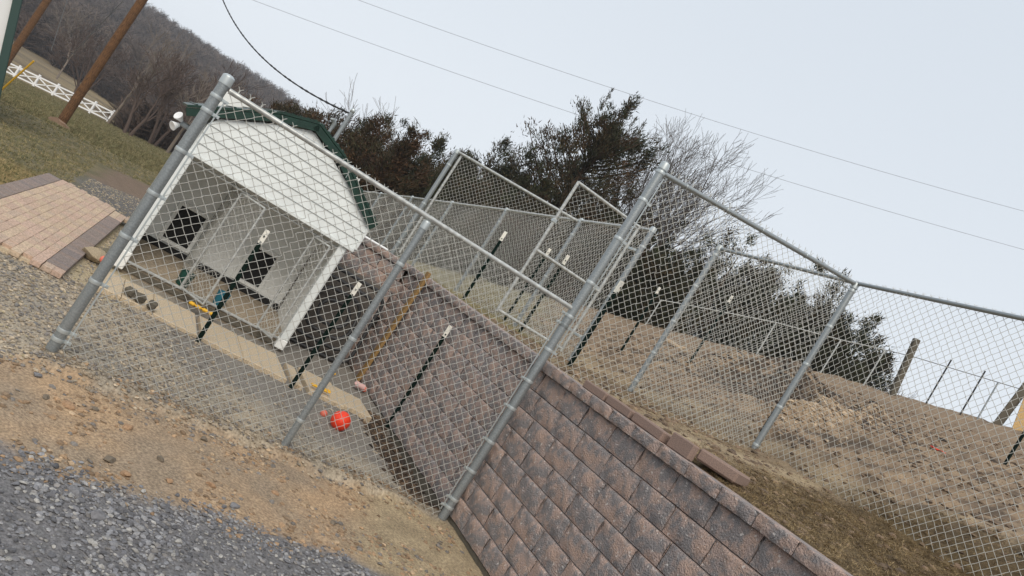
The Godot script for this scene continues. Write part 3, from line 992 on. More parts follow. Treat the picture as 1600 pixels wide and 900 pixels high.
func make_slab() -> void:
	var o := W(-1.6, 0.0, 1.9)
	var f := thing("concrete_walk", "row of cracked tan concrete slabs in front of the kennel", "", o, GY)
	f.remove_meta("category"); f.set_meta("kind", "structure")
	for e in [[-2.86, -2.665, 1.56, 2.18], [-2.66, -2.41, 1.57, 2.2], [-2.405, -2.03, 1.52, 2.2], [-1.985, -1.62, 1.50, 2.22], [-1.615, -1.21, 1.50, 2.2], [-1.14, -1.05, 1.5, 2.05], [-0.98, -0.62, 1.52, 2.15], [-0.615, -0.3, 1.58, 2.08]]:
		var m := Mb.new()
		var n := 10
		# ragged slab outline
		var top: Array = []
		for i in n + 1: top.append(Vector2(lerpf(e[0], e[1], float(i) / n), e[2] + rng.randf_range(-0.014, 0.014)))
		for i in n + 1: top.append(Vector2(lerpf(e[1], e[0], float(i) / n), e[3] + rng.randf_range(-0.008, 0.008)))
		var cen := Vector3((e[0] + e[1]) * 0.5 + 1.6, 0.035, -((e[2] + e[3]) * 0.5 - 1.9))
		for i in top.size():
			var p: Vector2 = top[i]; var q: Vector2 = top[(i + 1) % top.size()]
			var a := Vector3(p.x + 1.6, 0.03, -(p.y - 1.9)); var b := Vector3(q.x + 1.6, 0.03, -(q.y - 1.9))
			var ai := a.lerp(cen, 0.03) + Vector3(0, 0.006, 0); var bi := b.lerp(cen, 0.03) + Vector3(0, 0.006, 0)
			m.tri(ai, bi, cen + Vector3(0, 0.001, 0), Vector3.UP)
			var ou := (a + b) * 0.5 - cen; ou.y = 0.3
			m.quad(a, b, bi, ai, ou)
			ou.y = 0.0
			m.quad(a, b, b - Vector3(0, 0.12, 0), a - Vector3(0, 0.12, 0), ou)
		put("slab", m, mats["concrete"], f)

func rock_mesh(seed_: int, flat := 0.6, detail := 1) -> ArrayMesh:
	var r := RandomNumberGenerator.new()
	r.seed = seed_
	var m := Mb.new()
	# icosahedron, optionally split once, roughened and cut flat on some sides
	var g := (1.0 + sqrt(5.0)) / 2.0
	var pv: Array = [Vector3(-1, g, 0), Vector3(1, g, 0), Vector3(-1, -g, 0), Vector3(1, -g, 0), Vector3(0, -1, g), Vector3(0, 1, g), Vector3(0, -1, -g), Vector3(0, 1, -g), Vector3(g, 0, -1), Vector3(g, 0, 1), Vector3(-g, 0, -1), Vector3(-g, 0, 1)]
	var fc: Array = [[0, 11, 5], [0, 5, 1], [0, 1, 7], [0, 7, 10], [0, 10, 11], [1, 5, 9], [5, 11, 4], [11, 10, 2], [10, 7, 6], [7, 1, 8], [3, 9, 4], [3, 4, 2], [3, 2, 6], [3, 6, 8], [3, 8, 9], [4, 9, 5], [2, 4, 11], [6, 2, 10], [8, 6, 7], [9, 8, 1]]
	for dd in detail:
		var nf: Array = []; var key := {}
		for t in fc:
			var mid: Array = []
			for e in 3:
				var i: int = t[e]; var j: int = t[(e + 1) % 3]
				var kk := mini(i, j) * 1000 + maxi(i, j)
				if not key.has(kk):
					key[kk] = pv.size(); pv.append((pv[i] + pv[j]) * 0.5)
				mid.append(key[kk])
			nf.append_array([[t[0], mid[0], mid[2]], [t[1], mid[1], mid[0]], [t[2], mid[2], mid[1]], [mid[0], mid[1], mid[2]]])
		fc = nf
	var cuts: Array = []
	for i in 9:
		cuts.append([Vector3(r.randfn(), r.randfn(), r.randfn()).normalized(), r.randf_range(0.5, 0.8)])
	var P: Array = []
	for p in pv:
		var q: Vector3 = p.normalized() * r.randf_range(0.88, 1.06)
		for c in cuts:
			var ov: float = q.dot(c[0]) - c[1]
			if ov > 0.0: q -= c[0] * ov
		P.append(q * Vector3(1.0, flat, r.randf_range(0.72, 0.78)))
	for t in fc:
		var a: Vector3 = P[t[0]]; var b: Vector3 = P[t[1]]; var d: Vector3 = P[t[2]]
		m.tri(a, b, d, a + b + d)
	return m.mesh()

# ------------------------------------------------------------------ kennel
func K(s: float, h: float, t: float) -> Vector3:
	return Vector3(s + 1.9, h, 2.52 - t)

func kbox(m: Mb, s0: float, s1: float, h0: float, h1: float, t0: float, t1: float, bev := 0.004) -> void:
	m.box(K((s0 + s1) * 0.5, (h0 + h1) * 0.5, (t0 + t1) * 0.5), Vector3(absf(s1 - s0), absf(h1 - h0), absf(t1 - t0)), Basis.IDENTITY, bev)

func kpart(f: Node, called: String, mt: String, b: Array, bev := 0.004) -> MeshInstance3D:
	var m := Mb.new()
	kbox(m, b[0], b[1], b[2], b[3], b[4], b[5], bev)
	return put(called, m, mats[mt], f)

func gable_s(h: float) -> Vector2:
	var l: float; var r: float
	if h < 1.535: return Vector2(-2.77, -1.06)
	if h < 1.86:
		l = lerpf(-2.74, -2.29, clampf((h - 1.60) / 0.26, 0.0, 1.0)); r = lerpf(-1.215, -1.67, clampf((h - 1.64) / 0.22, 0.0, 1.0))
	else:
		l = lerpf(-2.29, -1.99, clampf((h - 1.86) / 0.13, 0.0, 1.0)); r = lerpf(-1.67, -1.97, clampf((h - 1.86) / 0.13, 0.0, 1.0))
	return Vector2(l, r)

func make_kennel() -> void:
	var o := W(-1.9, 0.0, 2.52)
	var f := thing("dog_kennel", "white dog kennel with green gambrel roof and two fenced runs", "kennel", o, GY)
	var fm := Mb.new()
	fm.box(K(-1.92, 0.02, 3.03), Vector3(1.66, 0.25, 0.96), Basis(Vector3.RIGHT, 0.095), 0.004)
	put("floor", fm, mats["floor"], f)
	kpart(f, "skirt_board", "weathered", [-2.77, -1.09, 0.02, 0.075, 2.535, 2.558])  # dark tone paints in the shade under the sill rail
	kpart(f, "sill_rail", "galv_rail", [-2.72, -1.17, 0.1, 0.122, 2.515, 2.54])
	for e in [[-1.19, -1.11, 0.13, 1.25], [-2.795, -2.715, 0.2, 1.25]]:
		var p := kpart(f, "post", "white", [e[0], e[1], e[2], e[3], 2.48, 2.56], 0.006)
		kpart(p, "post_foot", "offwhite", [e[0] - 0.008, e[1] + 0.008, 0.03, e[2] - 0.001, 2.475, 2.565], 0.006)
	# lap siding of the gable, one board at a time
	var h := 1.25
	var k := 0
	while h < 1.97:
		var h1 := minf(h + 0.0935, 1.985)
		var a := gable_s(h + 0.003); var b := gable_s(h1 - 0.002)
		if h < 1.53 and h1 > 1.535: b = gable_s(1.6)
		var m := Mb.new()
		var q := [K(a.x, h, 2.462), K(a.y, h, 2.462), K(b.y, h1, 2.474), K(b.x, h1, 2.474)]
		var back := Vector3(0, 0, -0.012)
		m.quad(q[0], q[1], q[2], q[3], Vector3(0, 0, 1))
		m.quad(q[0], q[1], q[1] + back, q[0] + back, Vector3.DOWN)
		m.quad(q[2], q[3], q[3] + back, q[2] + back, Vector3.UP)
		m.quad(q[1], q[2], q[2] + back, q[1] + back, Vector3.RIGHT)
		m.quad(q[0], q[3], q[3] + back, q[0] + back, Vector3.LEFT)
		m.quad(q[0] + back, q[1] + back, q[2] + back, q[3] + back, Vector3(0, 0, -1))
		put("siding_board", m, mats["white"], f)
		h = h1
		k += 1
	kpart(f, "header_trim", "white", [-2.79, -1.05, 1.215, 1.249, 2.45, 2.58])
	kpart(f, "header_beam", "offwhite", [-2.76, -1.08, 1.25, 1.52, 2.49, 2.57])
	var cor := kpart(f, "corner_trim", "white", [-1.062, -1.03, 1.25, 1.53, 2.452, 2.6])
	cor.name = "corner_trim"
	# roof
	var pr := [Vector2(-2.98, 1.55), Vector2(-2.31, 1.955), Vector2(-1.98, 2.075), Vector2(-1.64, 1.955), Vector2(-1.01, 1.56)]
	for i in 4:
		var m := Mb.new()
		var a: Vector2 = pr[i]; var b: Vector2 = pr[i + 1]
		var dv := (b - a).normalized(); var nv := Vector2(-dv.y, dv.x)
		var q: Array = []
		for t in [2.42, 4.7]:
			for e in [[a, 0.0], [b, 0.0], [b, 0.022], [a, 0.022]]:
				var w: Vector2 = e[0] + nv * (e[1] + 0.002)
				q.append(K(w.x, w.y, t))
		m.quad(q[0], q[1], q[5], q[4], Vector3(-nv.x, -nv.y, 0))
		m.quad(q[3], q[2], q[6], q[7], Vector3(nv.x, nv.y, 0))
		m.quad(q[0], q[1], q[2], q[3], Vector3(0, 0, 1)); m.quad(q[4], q[5], q[6], q[7], Vector3(0, 0, -1))
		m.quad(q[0], q[3], q[7], q[4], Vector3(-dv.x, -dv.y, 0)); m.quad(q[1], q[2], q[6], q[5], Vector3(dv.x, dv.y, 0))
		# standing ribs
		for r in 5:
			var w: Vector2 = a.lerp(b, 0.1 + 0.2 * r) + nv * 0.028
			m.box(K(w.x, w.y, 3.56), Vector3(0.02, 0.012, 2.27), Basis(Vector3(0, 0, 1), atan2(dv.y, dv.x)))
		var rp := put("roof_panel", m, mats["green"], f)
		var g := Mb.new()
		var ln := (b - a).length()
		var mid := (a + b) * 0.5 - nv * 0.037
		g.box(K(mid.x, mid.y, 2.435), Vector3(ln + 0.02, 0.07, 0.022), Basis(Vector3(0, 0, 1), atan2(dv.y, dv.x)), 0.003)
		put("rake_trim", g, mats["green"], rp)
	# walls
	kpart(f, "side_wall", "offwhite", [-1.115, -1.075, 0.1, 1.5, 2.58, 4.6])
	kpart(f, "side_wall", "white", [-2.775, -2.735, 0.0, 1.52, 2.58, 4.6])
	kpart(f, "rear_wall", "white", [-2.73, -1.12, 0.0, 1.9, 4.56, 4.6])
	kpart(f, "inner_wall", "offwhite", [-2.73, -1.12, 0.25, 1.9, 3.5, 3.54])
	kpart(f, "ceiling", "offwhite", [-2.73, -1.12, 1.42, 1.45, 2.58, 3.499])
	kpart(f, "base_trim", "rubber", [-2.73, -1.12, 0.185, 0.249, 3.475, 3.53])
	for e in [[-2.5, -2.24], [-1.68, -1.42]]:
		var dr := Mb.new()
		for b in [[e[0] - 0.04, e[0], 0.27, 0.72], [e[1], e[1] + 0.04, 0.27, 0.72], [e[0], e[1], 0.68, 0.72], [e[0], e[1], 0.27, 0.31]]:
			kbox(dr, b[0], b[1], b[2], b[3], 3.478, 3.502, 0.003)
		var d := put("dog_door", dr, mats["offwhite"], f)
		kpart(d, "flap", "rubber", [e[0], e[1], 0.312, 0.678, 3.486, 3.498])
	# light partition panels and open doors of the runs
	for e in [[-2.21, 2.54, -2.0, 2.30], [-1.43, 2.54, -1.30, 2.34]]:
		var p := Mb.new()
		var a := K(e[0], 0.12, e[1]); var b := K(e[2], 0.12, e[3])
		var up := Vector3(0, 1.03, 0)
		p.tube([a, a + up], 0.012, 8); p.tube([b, b + up], 0.012, 8); p.tube([a, b], 0.012, 8); p.tube([a + up, b + up], 0.012, 8)
		var dn := put("run_door", p, mats["galv_rail"], f)
		var fb := fabric([[e[0], e[1], 0.13, 1.14], [e[2], e[3], 0.13, 1.14]], o, 0.0016, false, 0.05)
		put("door_mesh", fb, mats["wire"], dn, Vector3.ZERO, Basis(Vector3.UP, -GY)).set_meta("kind", "stuff")
		var p2 := Mb.new()
		var c := K(e[0] + 0.02, 0.12, 3.46)
		p2.tube([a + Vector3(0.02, 0, -0.03), c], 0.011, 8); p2.tube([a + up + Vector3(0.02, 0, -0.03), c + up], 0.011, 8); p2.tube([c, c + up], 0.011, 8)
		if e[0] < -2.0:
			var dn2 := put("partition_frame", p2, mats["galv_rail"], f)
			put("partition_mesh", fabric([[e[0] + 0.02, 2.58, 0.13, 1.14], [e[0] + 0.02, 3.45, 0.13, 1.14]], o, 0.0016, false, 0.05), mats["wire"], dn2, Vector3.ZERO, Basis(Vector3.UP, -GY)).set_meta("kind", "stuff")
	var tr := Mb.new()
	tr.tube([K(-2.72, 1.17, 2.53), K(-1.19, 1.17, 2.53)], 0.013, 8)
	put("run_rail", tr, mats["galv_rail"], f)
	# twin floodlight at the eave
	var lo := K(-2.93, 1.40, 2.75)
	var lb := Mb.new()
	lb.box(lo + Vector3(0.03, 0, 0), Vector3(0.1, 0.05, 0.05), Basis.IDENTITY, 0.01)
	var fl := put("floodlight", lb, mats["galv"], f)
	for sg in [-1.0, 1.0]:
		var hd := Mb.new()
		hd.lathe([Vector2(0.0005, 0.0), Vector2(0.018, 0.004), Vector2(0.024, 0.024), Vector2(0.044, 0.068), Vector2(0.04, 0.072), Vector2(0.0005, 0.064)], lo + Vector3(-0.02, 0.02 * sg, 0.03), Vector3(-0.75, 0.55 * sg - 0.15, 0.6))
		put("lamp_head", hd, mats["vinyl"], fl)

func ball(called: String, p: Vector3, r: float, m: String, label: String) -> void:
	var b := Mb.new()
	var pf: Array = []
	for i in 17:
		var an := PI * i / 16.0
		pf.append(Vector2(maxf(sin(an) * r, 0.0003), -cos(an) * r))
	b.lathe(pf, Vector3.ZERO, Vector3(0.2, 1, 0.1), 24)
	solo(called, b, mats[m], label, "ball", p)

func make_clutter() -> void:
	ball("ball", W(-0.82, 0.06, 0.93), 0.082, "orange", "bright orange ball on the yard gravel near the trench")
	ball("ball", W(-0.92, 0.015, 1.08), 0.03, "pinkball", "small faded orange ball just left of the big orange ball")
	ball("ball", W(-2.88, 0.09, 2.23), 0.034, "pinkball", "small red ball at the foot of the kennel's left post")
	ball("ball", W(-0.12, 0.04, 2.56), 0.032, "pinkball", "small pink ball by the foot of the leaning yellow plank")
	var m := Mb.new()
	m.tube([Vector3(-0.05, 0, 0), Vector3(-0.045, 0.008, 0), Vector3(0, 0.01, 0), Vector3(0.045, 0.008, 0), Vector3(0.05, 0, 0)], [0.02, 0.038, 0.03, 0.036, 0.018], 10)
	solo("dog_toy", m, mats["pinkish"], "pale pink lumpy dog toy beside the small pink ball", "toy", W(-0.2, 0.05, 2.52), GB)
	m = Mb.new()
	for i in 4:
		m.box(Vector3(i * 0.062 - 0.1, 0.0, 0.004 * (i % 2)), Vector3(0.055, 0.03, 0.05), Basis(Vector3.UP, 0.15 * (i - 1.5)), 0.01)
	m.tube([Vector3(-0.12, 0, 0), Vector3(0.12, 0, 0)], 0.009, 6)
	solo("chew_toy", m, mats["yellow"], "yellow segmented chew toy at the slab's edge below the kennel sill", "toy", W(-1.98, 0.077, 2.31), Basis(Vector3.UP, GY - 0.12))
	m = Mb.new()
	m.lathe([Vector2(0.0005, -0.03), Vector2(0.025, -0.022), Vector2(0.034, 0.0), Vector2(0.024, 0.012), Vector2(0.026, 0.022), Vector2(0.018, 0.04), Vector2(0.0005, 0.045)], Vector3.ZERO, Vector3.UP, 12)
	m.box(Vector3(0.03, 0.02, 0), Vector3(0.03, 0.02, 0.02), Basis.IDENTITY, 0.006)
	m.box(Vector3(-0.03, 0.01, 0.01), Vector3(0.03, 0.02, 0.02), Basis.IDENTITY, 0.006)
	solo("squeaky_toy", m, mats["yellow"], "small yellow squeaky toy standing on the slab near the black pipes", "toy", W(-0.66, 0.1, 2.18), GB)
	m = Mb.new()
	m.box(Vector3.ZERO, Vector3(0.2, 0.02, 0.045), Basis.IDENTITY, 0.008)
	m.box(Vector3(0.05, 0.012, 0.0), Vector3(0.08, 0.016, 0.03), Basis.IDENTITY, 0.006)
	solo("wood_scrap", m, mats["yellow"], "yellow wood scrap lying on the front edge of the slab", "wood scrap", W(-0.87, 0.07, 1.6), Basis(Vector3.UP, GY))
	m = Mb.new()
	m.lathe([Vector2(0.0005, 0.0), Vector2(0.055, 0.0), Vector2(0.068, 0.15), Vector2(0.072, 0.152), Vector2(0.064, 0.15), Vector2(0.052, 0.01), Vector2(0.0005, 0.01)], Vector3.ZERO, Vector3.UP, 16)
	solo("bucket", m, mats["dgreen"], "dark green bucket on the kennel floor behind the left run door", "bucket", W(-2.2, 0.1, 2.68))
	m = Mb.new()
	m.lathe([Vector2(0.0005, 0.0), Vector2(0.05, 0.0), Vector2(0.062, 0.14), Vector2(0.066, 0.142), Vector2(0.058, 0.14), Vector2(0.046, 0.01), Vector2(0.0005, 0.01)], Vector3.ZERO, Vector3.UP, 16)
	solo("bucket", m, mats["teal"], "bright teal bucket on the kennel floor between the two runs", "bucket", W(-1.83, 0.1, 2.66))
	# plank at the wall
	m = Mb.new()
	m.box(Vector3(0, 0.72, 0), Vector3(0.035, 1.44, 0.085), Basis.IDENTITY, 0.004)
	solo("plank", m, mats["wood"], "yellow-brown wooden plank standing against the block wall by the corner", "plank", W(-0.075, 0.0, 2.98), GB * Basis(Vector3(0, 0, 1), -0.025))
	# black drain pipe, a flattened coil leaning on the return wall, and a sheet added to darken the corner
	m = Mb.new()
	m.box(Vector3(0, 0.49, 0), Vector3(0.9, 0.98, 0.02), Basis.IDENTITY, 0.005)
	solo("added_dark_sheet", m, mats["dark_sheet_grey"], "large dark grey sheet added to darken the return wall behind the pipe", "mat", W(-0.68, 0.02, 3.42), GB * Basis(Vector3.RIGHT, -0.1))
	var f := thing("drain_pipe_coil", "coil of black drain pipe leaning beside the kennel's right side", "pipe", W(-0.62, 0.0, 3.27), GY)
	for i in 4:
		var pts: Array = []; var rad: Array = []
		var hw := 0.44 - 0.085 * i; var hh := 0.46 - 0.11 * i; var rc := minf(hh, 0.16)
		for c in 4:
			var cx: float = [hw - rc, -hw + rc, -hw + rc, hw - rc][c]; var cy: float = [hh - rc, hh - rc, -hh + rc, -hh + rc][c]
			for j in 7:
				var an := PI * 0.5 * (c + j / 6.0)
				pts.append(Vector3(cx + rc * cos(an), 0.49 + cy + rc * sin(an), 0.03 * sin(i * 2.0 + c) - 0.08 * (cy + rc * sin(an))))
		pts.append(pts[0])
		var dense: Array = []
		for p in pts.size() - 1:
			var nseg := maxi(1, int(pts[p].distance_to(pts[p + 1]) / 0.012))
			for q in nseg: dense.append(pts[p].lerp(pts[p + 1], float(q) / nseg))
		dense.append(pts[0])
		for q in dense.size(): rad.append(0.024 if q % 2 == 0 else 0.02)
		var c2 := Mb.new()
		c2.tube(dense, rad, 8, false)
		put("pipe_loop", c2, mats["black_pipe"], f)
	# pale rail by the kennel corner
	solo("rail", pipe_mesh(Vector3(-0.2, 0, 0), Vector3(0.2, 0.01, 0), 0.014, 8), mats["vinyl"], "short white rail resting between kennel corner and return wall", "rail", W(-0.6, 1.385, 3.55), GB)
	# big stones
	var rocks := [
		[-2.95, 0.05, 2.45, 0.15, 0.4, L(196, 178, 148, 0.75), "pale flat boulder between the paver path and the front post"],
		[-2.82, 0.06, 2.72, 0.12, 0.55, L(128, 122, 104, 0.7), "grey-green stone behind the pale boulder at the kennel corner"]]
	var k := 40
	for e in rocks:
		solo("boulder", rock_mesh(k, e[4], 2), stone_mat(e[5]), e[6], "stone", W(e[0], e[1], e[2]), Basis(Vector3.UP, k * 1.3).scaled(Vector3.ONE * e[3]))
		k += 1
	for e in [[-2.62, 0.05, 1.66, "leftmost of three broken dark pavers on the slab"], [-2.54, 0.05, 1.62, "middle one of three broken dark pavers on the slab"], [-2.44, 0.05, 1.58, "rightmost of three broken dark pavers on the slab"]]:
		var b := Mb.new()
		b.box(Vector3.ZERO, Vector3(0.085, 0.06, 0.07), Basis.IDENTITY, 0.012)
		solo("broken_paver", b, mats["weathered"], e[3], "paver", W(e[0], e[1] + 0.03, e[2]), Basis(Vector3.UP, k * 0.9) * Basis(Vector3.RIGHT, 0.15), "broken pavers on the slab")
		k += 1
	var loose := [[-2.94, -0.22, 0.035, 0, "grey stone nearest the front post's foot on tan dirt"],
		[-2.75, -0.48, 0.042, 1, "tan flat stone below the front post on tan dirt"],
		[-2.44, -0.47, 0.04, 1, "wide tan stone in the middle of the tan dirt, near the fence lip"],
		[-2.62, -0.38, 0.03, 2, "brown stone between front post and wide tan stone"],
		[-2.5, -0.93, 0.04, 2, "brown stone at the gravel edge, left of the tan pair"],
		[-2.42, -1.02, 0.036, 1, "tan stone touching the gravel edge, largest of the tan ones"],
		[-2.2, -0.94, 0.032, 1, "small tan stone just right of the gravel-edge tan stone"],
		[-1.97, -0.82, 0.034, 1, "rounded tan stone below the middle fence post"],
		[-2.86, -0.46, 0.028, 2, "small brown stone at the far left of the tan dirt"],
		[-1.98, -0.22, 0.036, 2, "brown stone lying under the mesh left of the middle post"],
		[-2.25, -0.72, 0.03, 2, "brown stone in the center of the tan dirt strip"],
		[-1.85, -0.98, 0.036, 0, "grey stone at the gravel edge below the middle post"],
		[-2.62, -1.35, 0.045, 0, "large grey stone lying in the dark gravel, upper of two"],
		[-2.52, -1.5, 0.05, 0, "large grey stone lying in the dark gravel, lower of two"],
		[-1.55, -0.6, 0.03, 1, "small tan stone right of the middle post on pale dirt"],
		[-1.2, -0.75, 0.03, 2, "small brown stone on pale dirt toward the block wall"]]
	for e in loose:
		var w := W(e[0], 0.0, e[1])
		w.y = low_h(w.x, w.z) + e[2] * 0.2
		var c: Color = [L(150, 150, 154, 0.72), L(196, 160, 126, 0.72), L(140, 128, 112, 0.72)][e[3]]
		solo("loose_stone", rock_mesh(k, 0.5, 1), stone_mat(c), e[4], "stone", w, Basis(Vector3.UP, k * 1.7).scaled(Vector3.ONE * e[2]), "loose stones on the tan dirt")
		k += 1
	# bits on the slope
	m = Mb.new()
	m.box(Vector3.ZERO, Vector3(0.22, 0.012, 0.05), Basis(Vector3.UP, 0.3), 0.003)
	m.box(Vector3(0.02, 0.008, 0), Vector3(0.06, 0.012, 0.2), Basis(Vector3.UP, 0.2), 0.003)
	var w := Vector3(5.85, 0, -9.75)
	w.y = up_h(w.x, w.z) + 0.015
	solo("rag", m, mats["orange"], "scrap of orange tape lying on the bare slope", "rag", w)
	m = Mb.new()
	m.tube([Vector3(-0.75, 0.1, 0.1), Vector3(-0.2, 0.14, 0), Vector3(0.3, 0.15, -0.1), Vector3(0.75, 0.35, -0.2)], [0.1, 0.13, 0.12, 0.07], 9)
	m.tube([Vector3(0.2, 0.15, -0.1), Vector3(0.5, 0.1, 0.3), Vector3(0.7, 0.2, 0.5)], [0.08, 0.06, 0.03], 7)
	w = W(7.6, 0, 7.8)
	w.y = up_h(w.x, w.z)
	solo("log", m, mats["bark_pale"], "pale fallen log with a branch stub on the brown slope", "log", w, Basis(Vector3.UP, 0.2).scaled(Vector3.ONE * 0.42))

func stone_mat(c: Color) -> StandardMaterial3D:
	var key := "stone_" + c.to_html()
	if not mats.has(key):
		var q := c.linear_to_srgb()
		mat(key, Color(q.r, q.g, q.b), 0.9, 0.0, mats["stone"].albedo_texture, mats["brick"].normal_texture, 5.0, false, 0.5)
	return mats[key]

# ------------------------------------------------------------------ poles, wires, far fence, shed
func make_poles() -> void:
	var b := Vector3(-0.6276 * 23.7, 0, -23.7)
	b.y = low_h(b.x, b.z)
	var m := Mb.new()
	m.tube([Vector3(0, -0.5, 0), Vector3(0.0, 3.0, 0), Vector3(0.02, 6.0, 0), Vector3(0.02, 9.5, 0)], [0.148, 0.138, 0.128, 0.11], 16)
	solo("utility_pole", m, mats["pole"], "brown wooden utility pole rising from a dirt mound on the lawn", "utility pole", b)
	solo("dirt_mound", rock_mesh(61, 0.5, 2), stone_mat(L(168, 138, 114, 0.7)), "low pinkish dirt mound round the foot of the wooden pole", "mound", b + Vector3(0.15, -0.02, 0.1), Basis(Vector3.UP, 0.4).scaled(Vector3.ONE * 0.52))
	b = Vector3(-0.7335 * 38.0, 0, -38.0)
	b.y = low_h(b.x, b.z)
	m = Mb.new()
	m.tube([Vector3(0, -0.5, 0), Vector3(0, 4.0, 0), Vector3(0, 10.0, 0)], [0.19, 0.17, 0.14], 14)
	solo("utility_pole", m, mats["pole"], "farther orange-brown utility pole at the left edge behind the shed", "utility pole", b)
	solo("guy_wire", pipe_mesh(Vector3(-0.7325 * 38, 5.6, -38), Vector3(-0.692 * 40.0, 1.56 - 0.035 * 40, -40), 0.018, 5), mats["thinwire"], "thin guy wire slanting down from the farther utility pole", "wire", Vector3.ZERO)
	solo("guy_wire", pipe_mesh(Vector3(-0.6274 * 23.7, 6.0, -23.7), Vector3(-0.668 * 36.0, 1.56 - 0.036 * 36, -36), 0.014, 5), mats["thinwire"], "pale guy wire running from the near utility pole toward the hill", "wire", Vector3.ZERO)
	solo("guy_guard", pipe_mesh(Vector3(-0.719 * 20.0, 1.56 - 0.1172 * 20.0, -20.0), Vector3(-0.7034 * 20.0, 1.56 - 0.059 * 20.0, -20.0), 0.026, 8), mats["yellow"], "slanting yellow guard on a guy wire in front of the white fence", "guy wire guard", Vector3.ZERO)
	# black service cable and its mast
	var pts: Array = []; var pts2: Array = []
	for i in 81:
		var u := i / 80.0
		var c := Vector3(-3.09 - 11.78 * u, 2.65 + 0.346 * u + 4.63 * u * u, -10.0 - 13.7 * u)
		var an := u * 190.0
		pts.append(c + Vector3(sin(an), cos(an), 0) * 0.007)
		pts2.append(c - Vector3(sin(an), cos(an), 0) * 0.007)
	m = Mb.new()
	m.tube(pts, 0.011, 6)
	m.tube(pts2, 0.011, 6)
	solo("service_cable", m, mats["cable"], "thick black twisted service cable sagging to the kennel's mast", "cable", Vector3.ZERO)
	var mb_ := W(-1.2, 1.2, 5.5)
	mb_ = Vector3(-0.3084 * 10.0, 1.1, -10.0)
	var f := thing("service_mast", "grey electric service mast with conduit behind the kennel roof", "mast", mb_)
	put("mast_pipe", pipe_mesh(Vector3(0, -0.2, 0), Vector3(0, 1.58, 0), 0.03, 12), mats["galv"], f)
	put("conduit", pipe_mesh(Vector3(-0.11, -0.2, 0.02), Vector3(-0.11, 1.25, 0.02), 0.022, 10), mats["galv"], f)
	var wh := Mb.new()
	wh.tube([Vector3(-0.11, 1.24, 0.02), Vector3(-0.11, 1.32, 0.02), Vector3(-0.135, 1.36, 0.04), Vector3(-0.17, 1.34, 0.06)], [0.024, 0.03, 0.03, 0.022], 10)
	put("weather_head", wh, mats["galv"], f)
	var cl := Mb.new()
	for y in [0.7, 1.02]:
		cl.box(Vector3(-0.055, y, 0.01), Vector3(0.2, 0.035, 0.07), Basis.IDENTITY, 0.008)
	cl.lathe([Vector2(0.0005, -0.035), Vector2(0.03, -0.03), Vector2(0.036, 0.0), Vector2(0.03, 0.03), Vector2(0.0005, 0.035)], Vector3(0.0, 1.6, 0), Vector3.UP, 12)
	put("bracket", cl, mats["band"], f)
	# thin wires across the sky
	for e in [[[-0.5029, 0.1678], [-0.0884, 0.2634], [0.5587, 0.4444], "lower of two thin wires crossing the pale sky"], [[-0.3836, 0.2446], [0.1835, 0.3858], [0.5314, 0.489], "upper of two thin wires crossing the pale sky"]]:
		var a: Array = e[0]; var b2: Array = e[1]; var c2: Array = e[2]
		var wp: Array = []
		for i in 41:
			var x := -0.75 + 1.55 * i / 40.0
			var y: float = a[1] * (x - b2[0]) * (x - c2[0]) / ((a[0] - b2[0]) * (a[0] - c2[0])) + b2[1] * (x - a[0]) * (x - c2[0]) / ((b2[0] - a[0]) * (b2[0] - c2[0])) + c2[1] * (x - a[0]) * (x - b2[0]) / ((c2[0] - a[0]) * (c2[0] - b2[0]))
			wp.append(Vector3(x * 30.0, 1.56 + y * 30.0, -30.0))
		m = Mb.new()
		m.tube(wp, 0.0075, 5)
		solo("overhead_wire", m, mats["thinwire"], e[3], "wire", Vector3.ZERO)
	# white crossbuck fence on the lawn's far edge
	var nb2 := 7
	var ps: Array = []
	for i in nb2:
		var u := float(i) / (nb2 - 1)
		var xr := lerpf(-0.745, -0.5765, pow(u, 0.95)); var d := lerpf(62.0, 61.0, u)
		var w := Vector3(xr * d, 0, -d)
		w.y = low_h(w.x, w.z)
		ps.append(w)
	f = thing("white_fence", "long white crossbuck paddock fence at the lawn's far edge", "fence", ps[0])
	for i in nb2:
		var p: Vector3 = ps[i] - ps[0]
		var pb := Mb.new()
		pb.box(p + Vector3(0, 0.5, 0), Vector3(0.16, 1.3, 0.16), Basis.IDENTITY, 0.02)
		put("post", pb, mats["vinyl"], f)
		if i < nb2 - 1:
			var q: Vector3 = ps[i + 1] - ps[0]
			for e in [[0.95, 0.95], [0.2, 0.2], [0.9, 0.25], [0.25, 0.9]]:
				var a := p + Vector3(0, e[0], 0); var b3 := q + Vector3(0, e[1], 0)
				var rm := Mb.new()
				var dv := (b3 - a)
				var ba := Basis.looking_at(dv.normalized(), Vector3.UP)
				rm.box((a + b3) * 0.5, Vector3(0.05, 0.12 if e[0] == e[1] else 0.085, dv.length() - 0.02), ba)
				put("rail" if e[0] == e[1] else "cross_brace", rm, mats["vinyl"], f)
	# shed at the left edge
	var so := Vector3(-10.68, 0, -14.0)
	so.y = low_h(so.x, so.z)
	f = thing("shed", "white shed with dark green rake trim at the left edge", "shed", so, deg_to_rad(38.0))
	var g := [Vector2(0.56, -0.31 - so.y), Vector2(0, 1.567 - so.y), Vector2(-0.3, 2.45 - so.y), Vector2(-2.0, 3.5 - so.y), Vector2(-3.7, 2.45 - so.y), Vector2(-4.5, -0.31 - so.y)]
	var cen := Vector2(-2.0, 1.6 - so.y)
	var poly: Array = [Vector2(0.3, -0.3)]
	for p in g: poly.append(p + (cen - p).normalized() * 0.1)
	poly.append(Vector2(-4.3, -0.3))
	var wm := Mb.new()
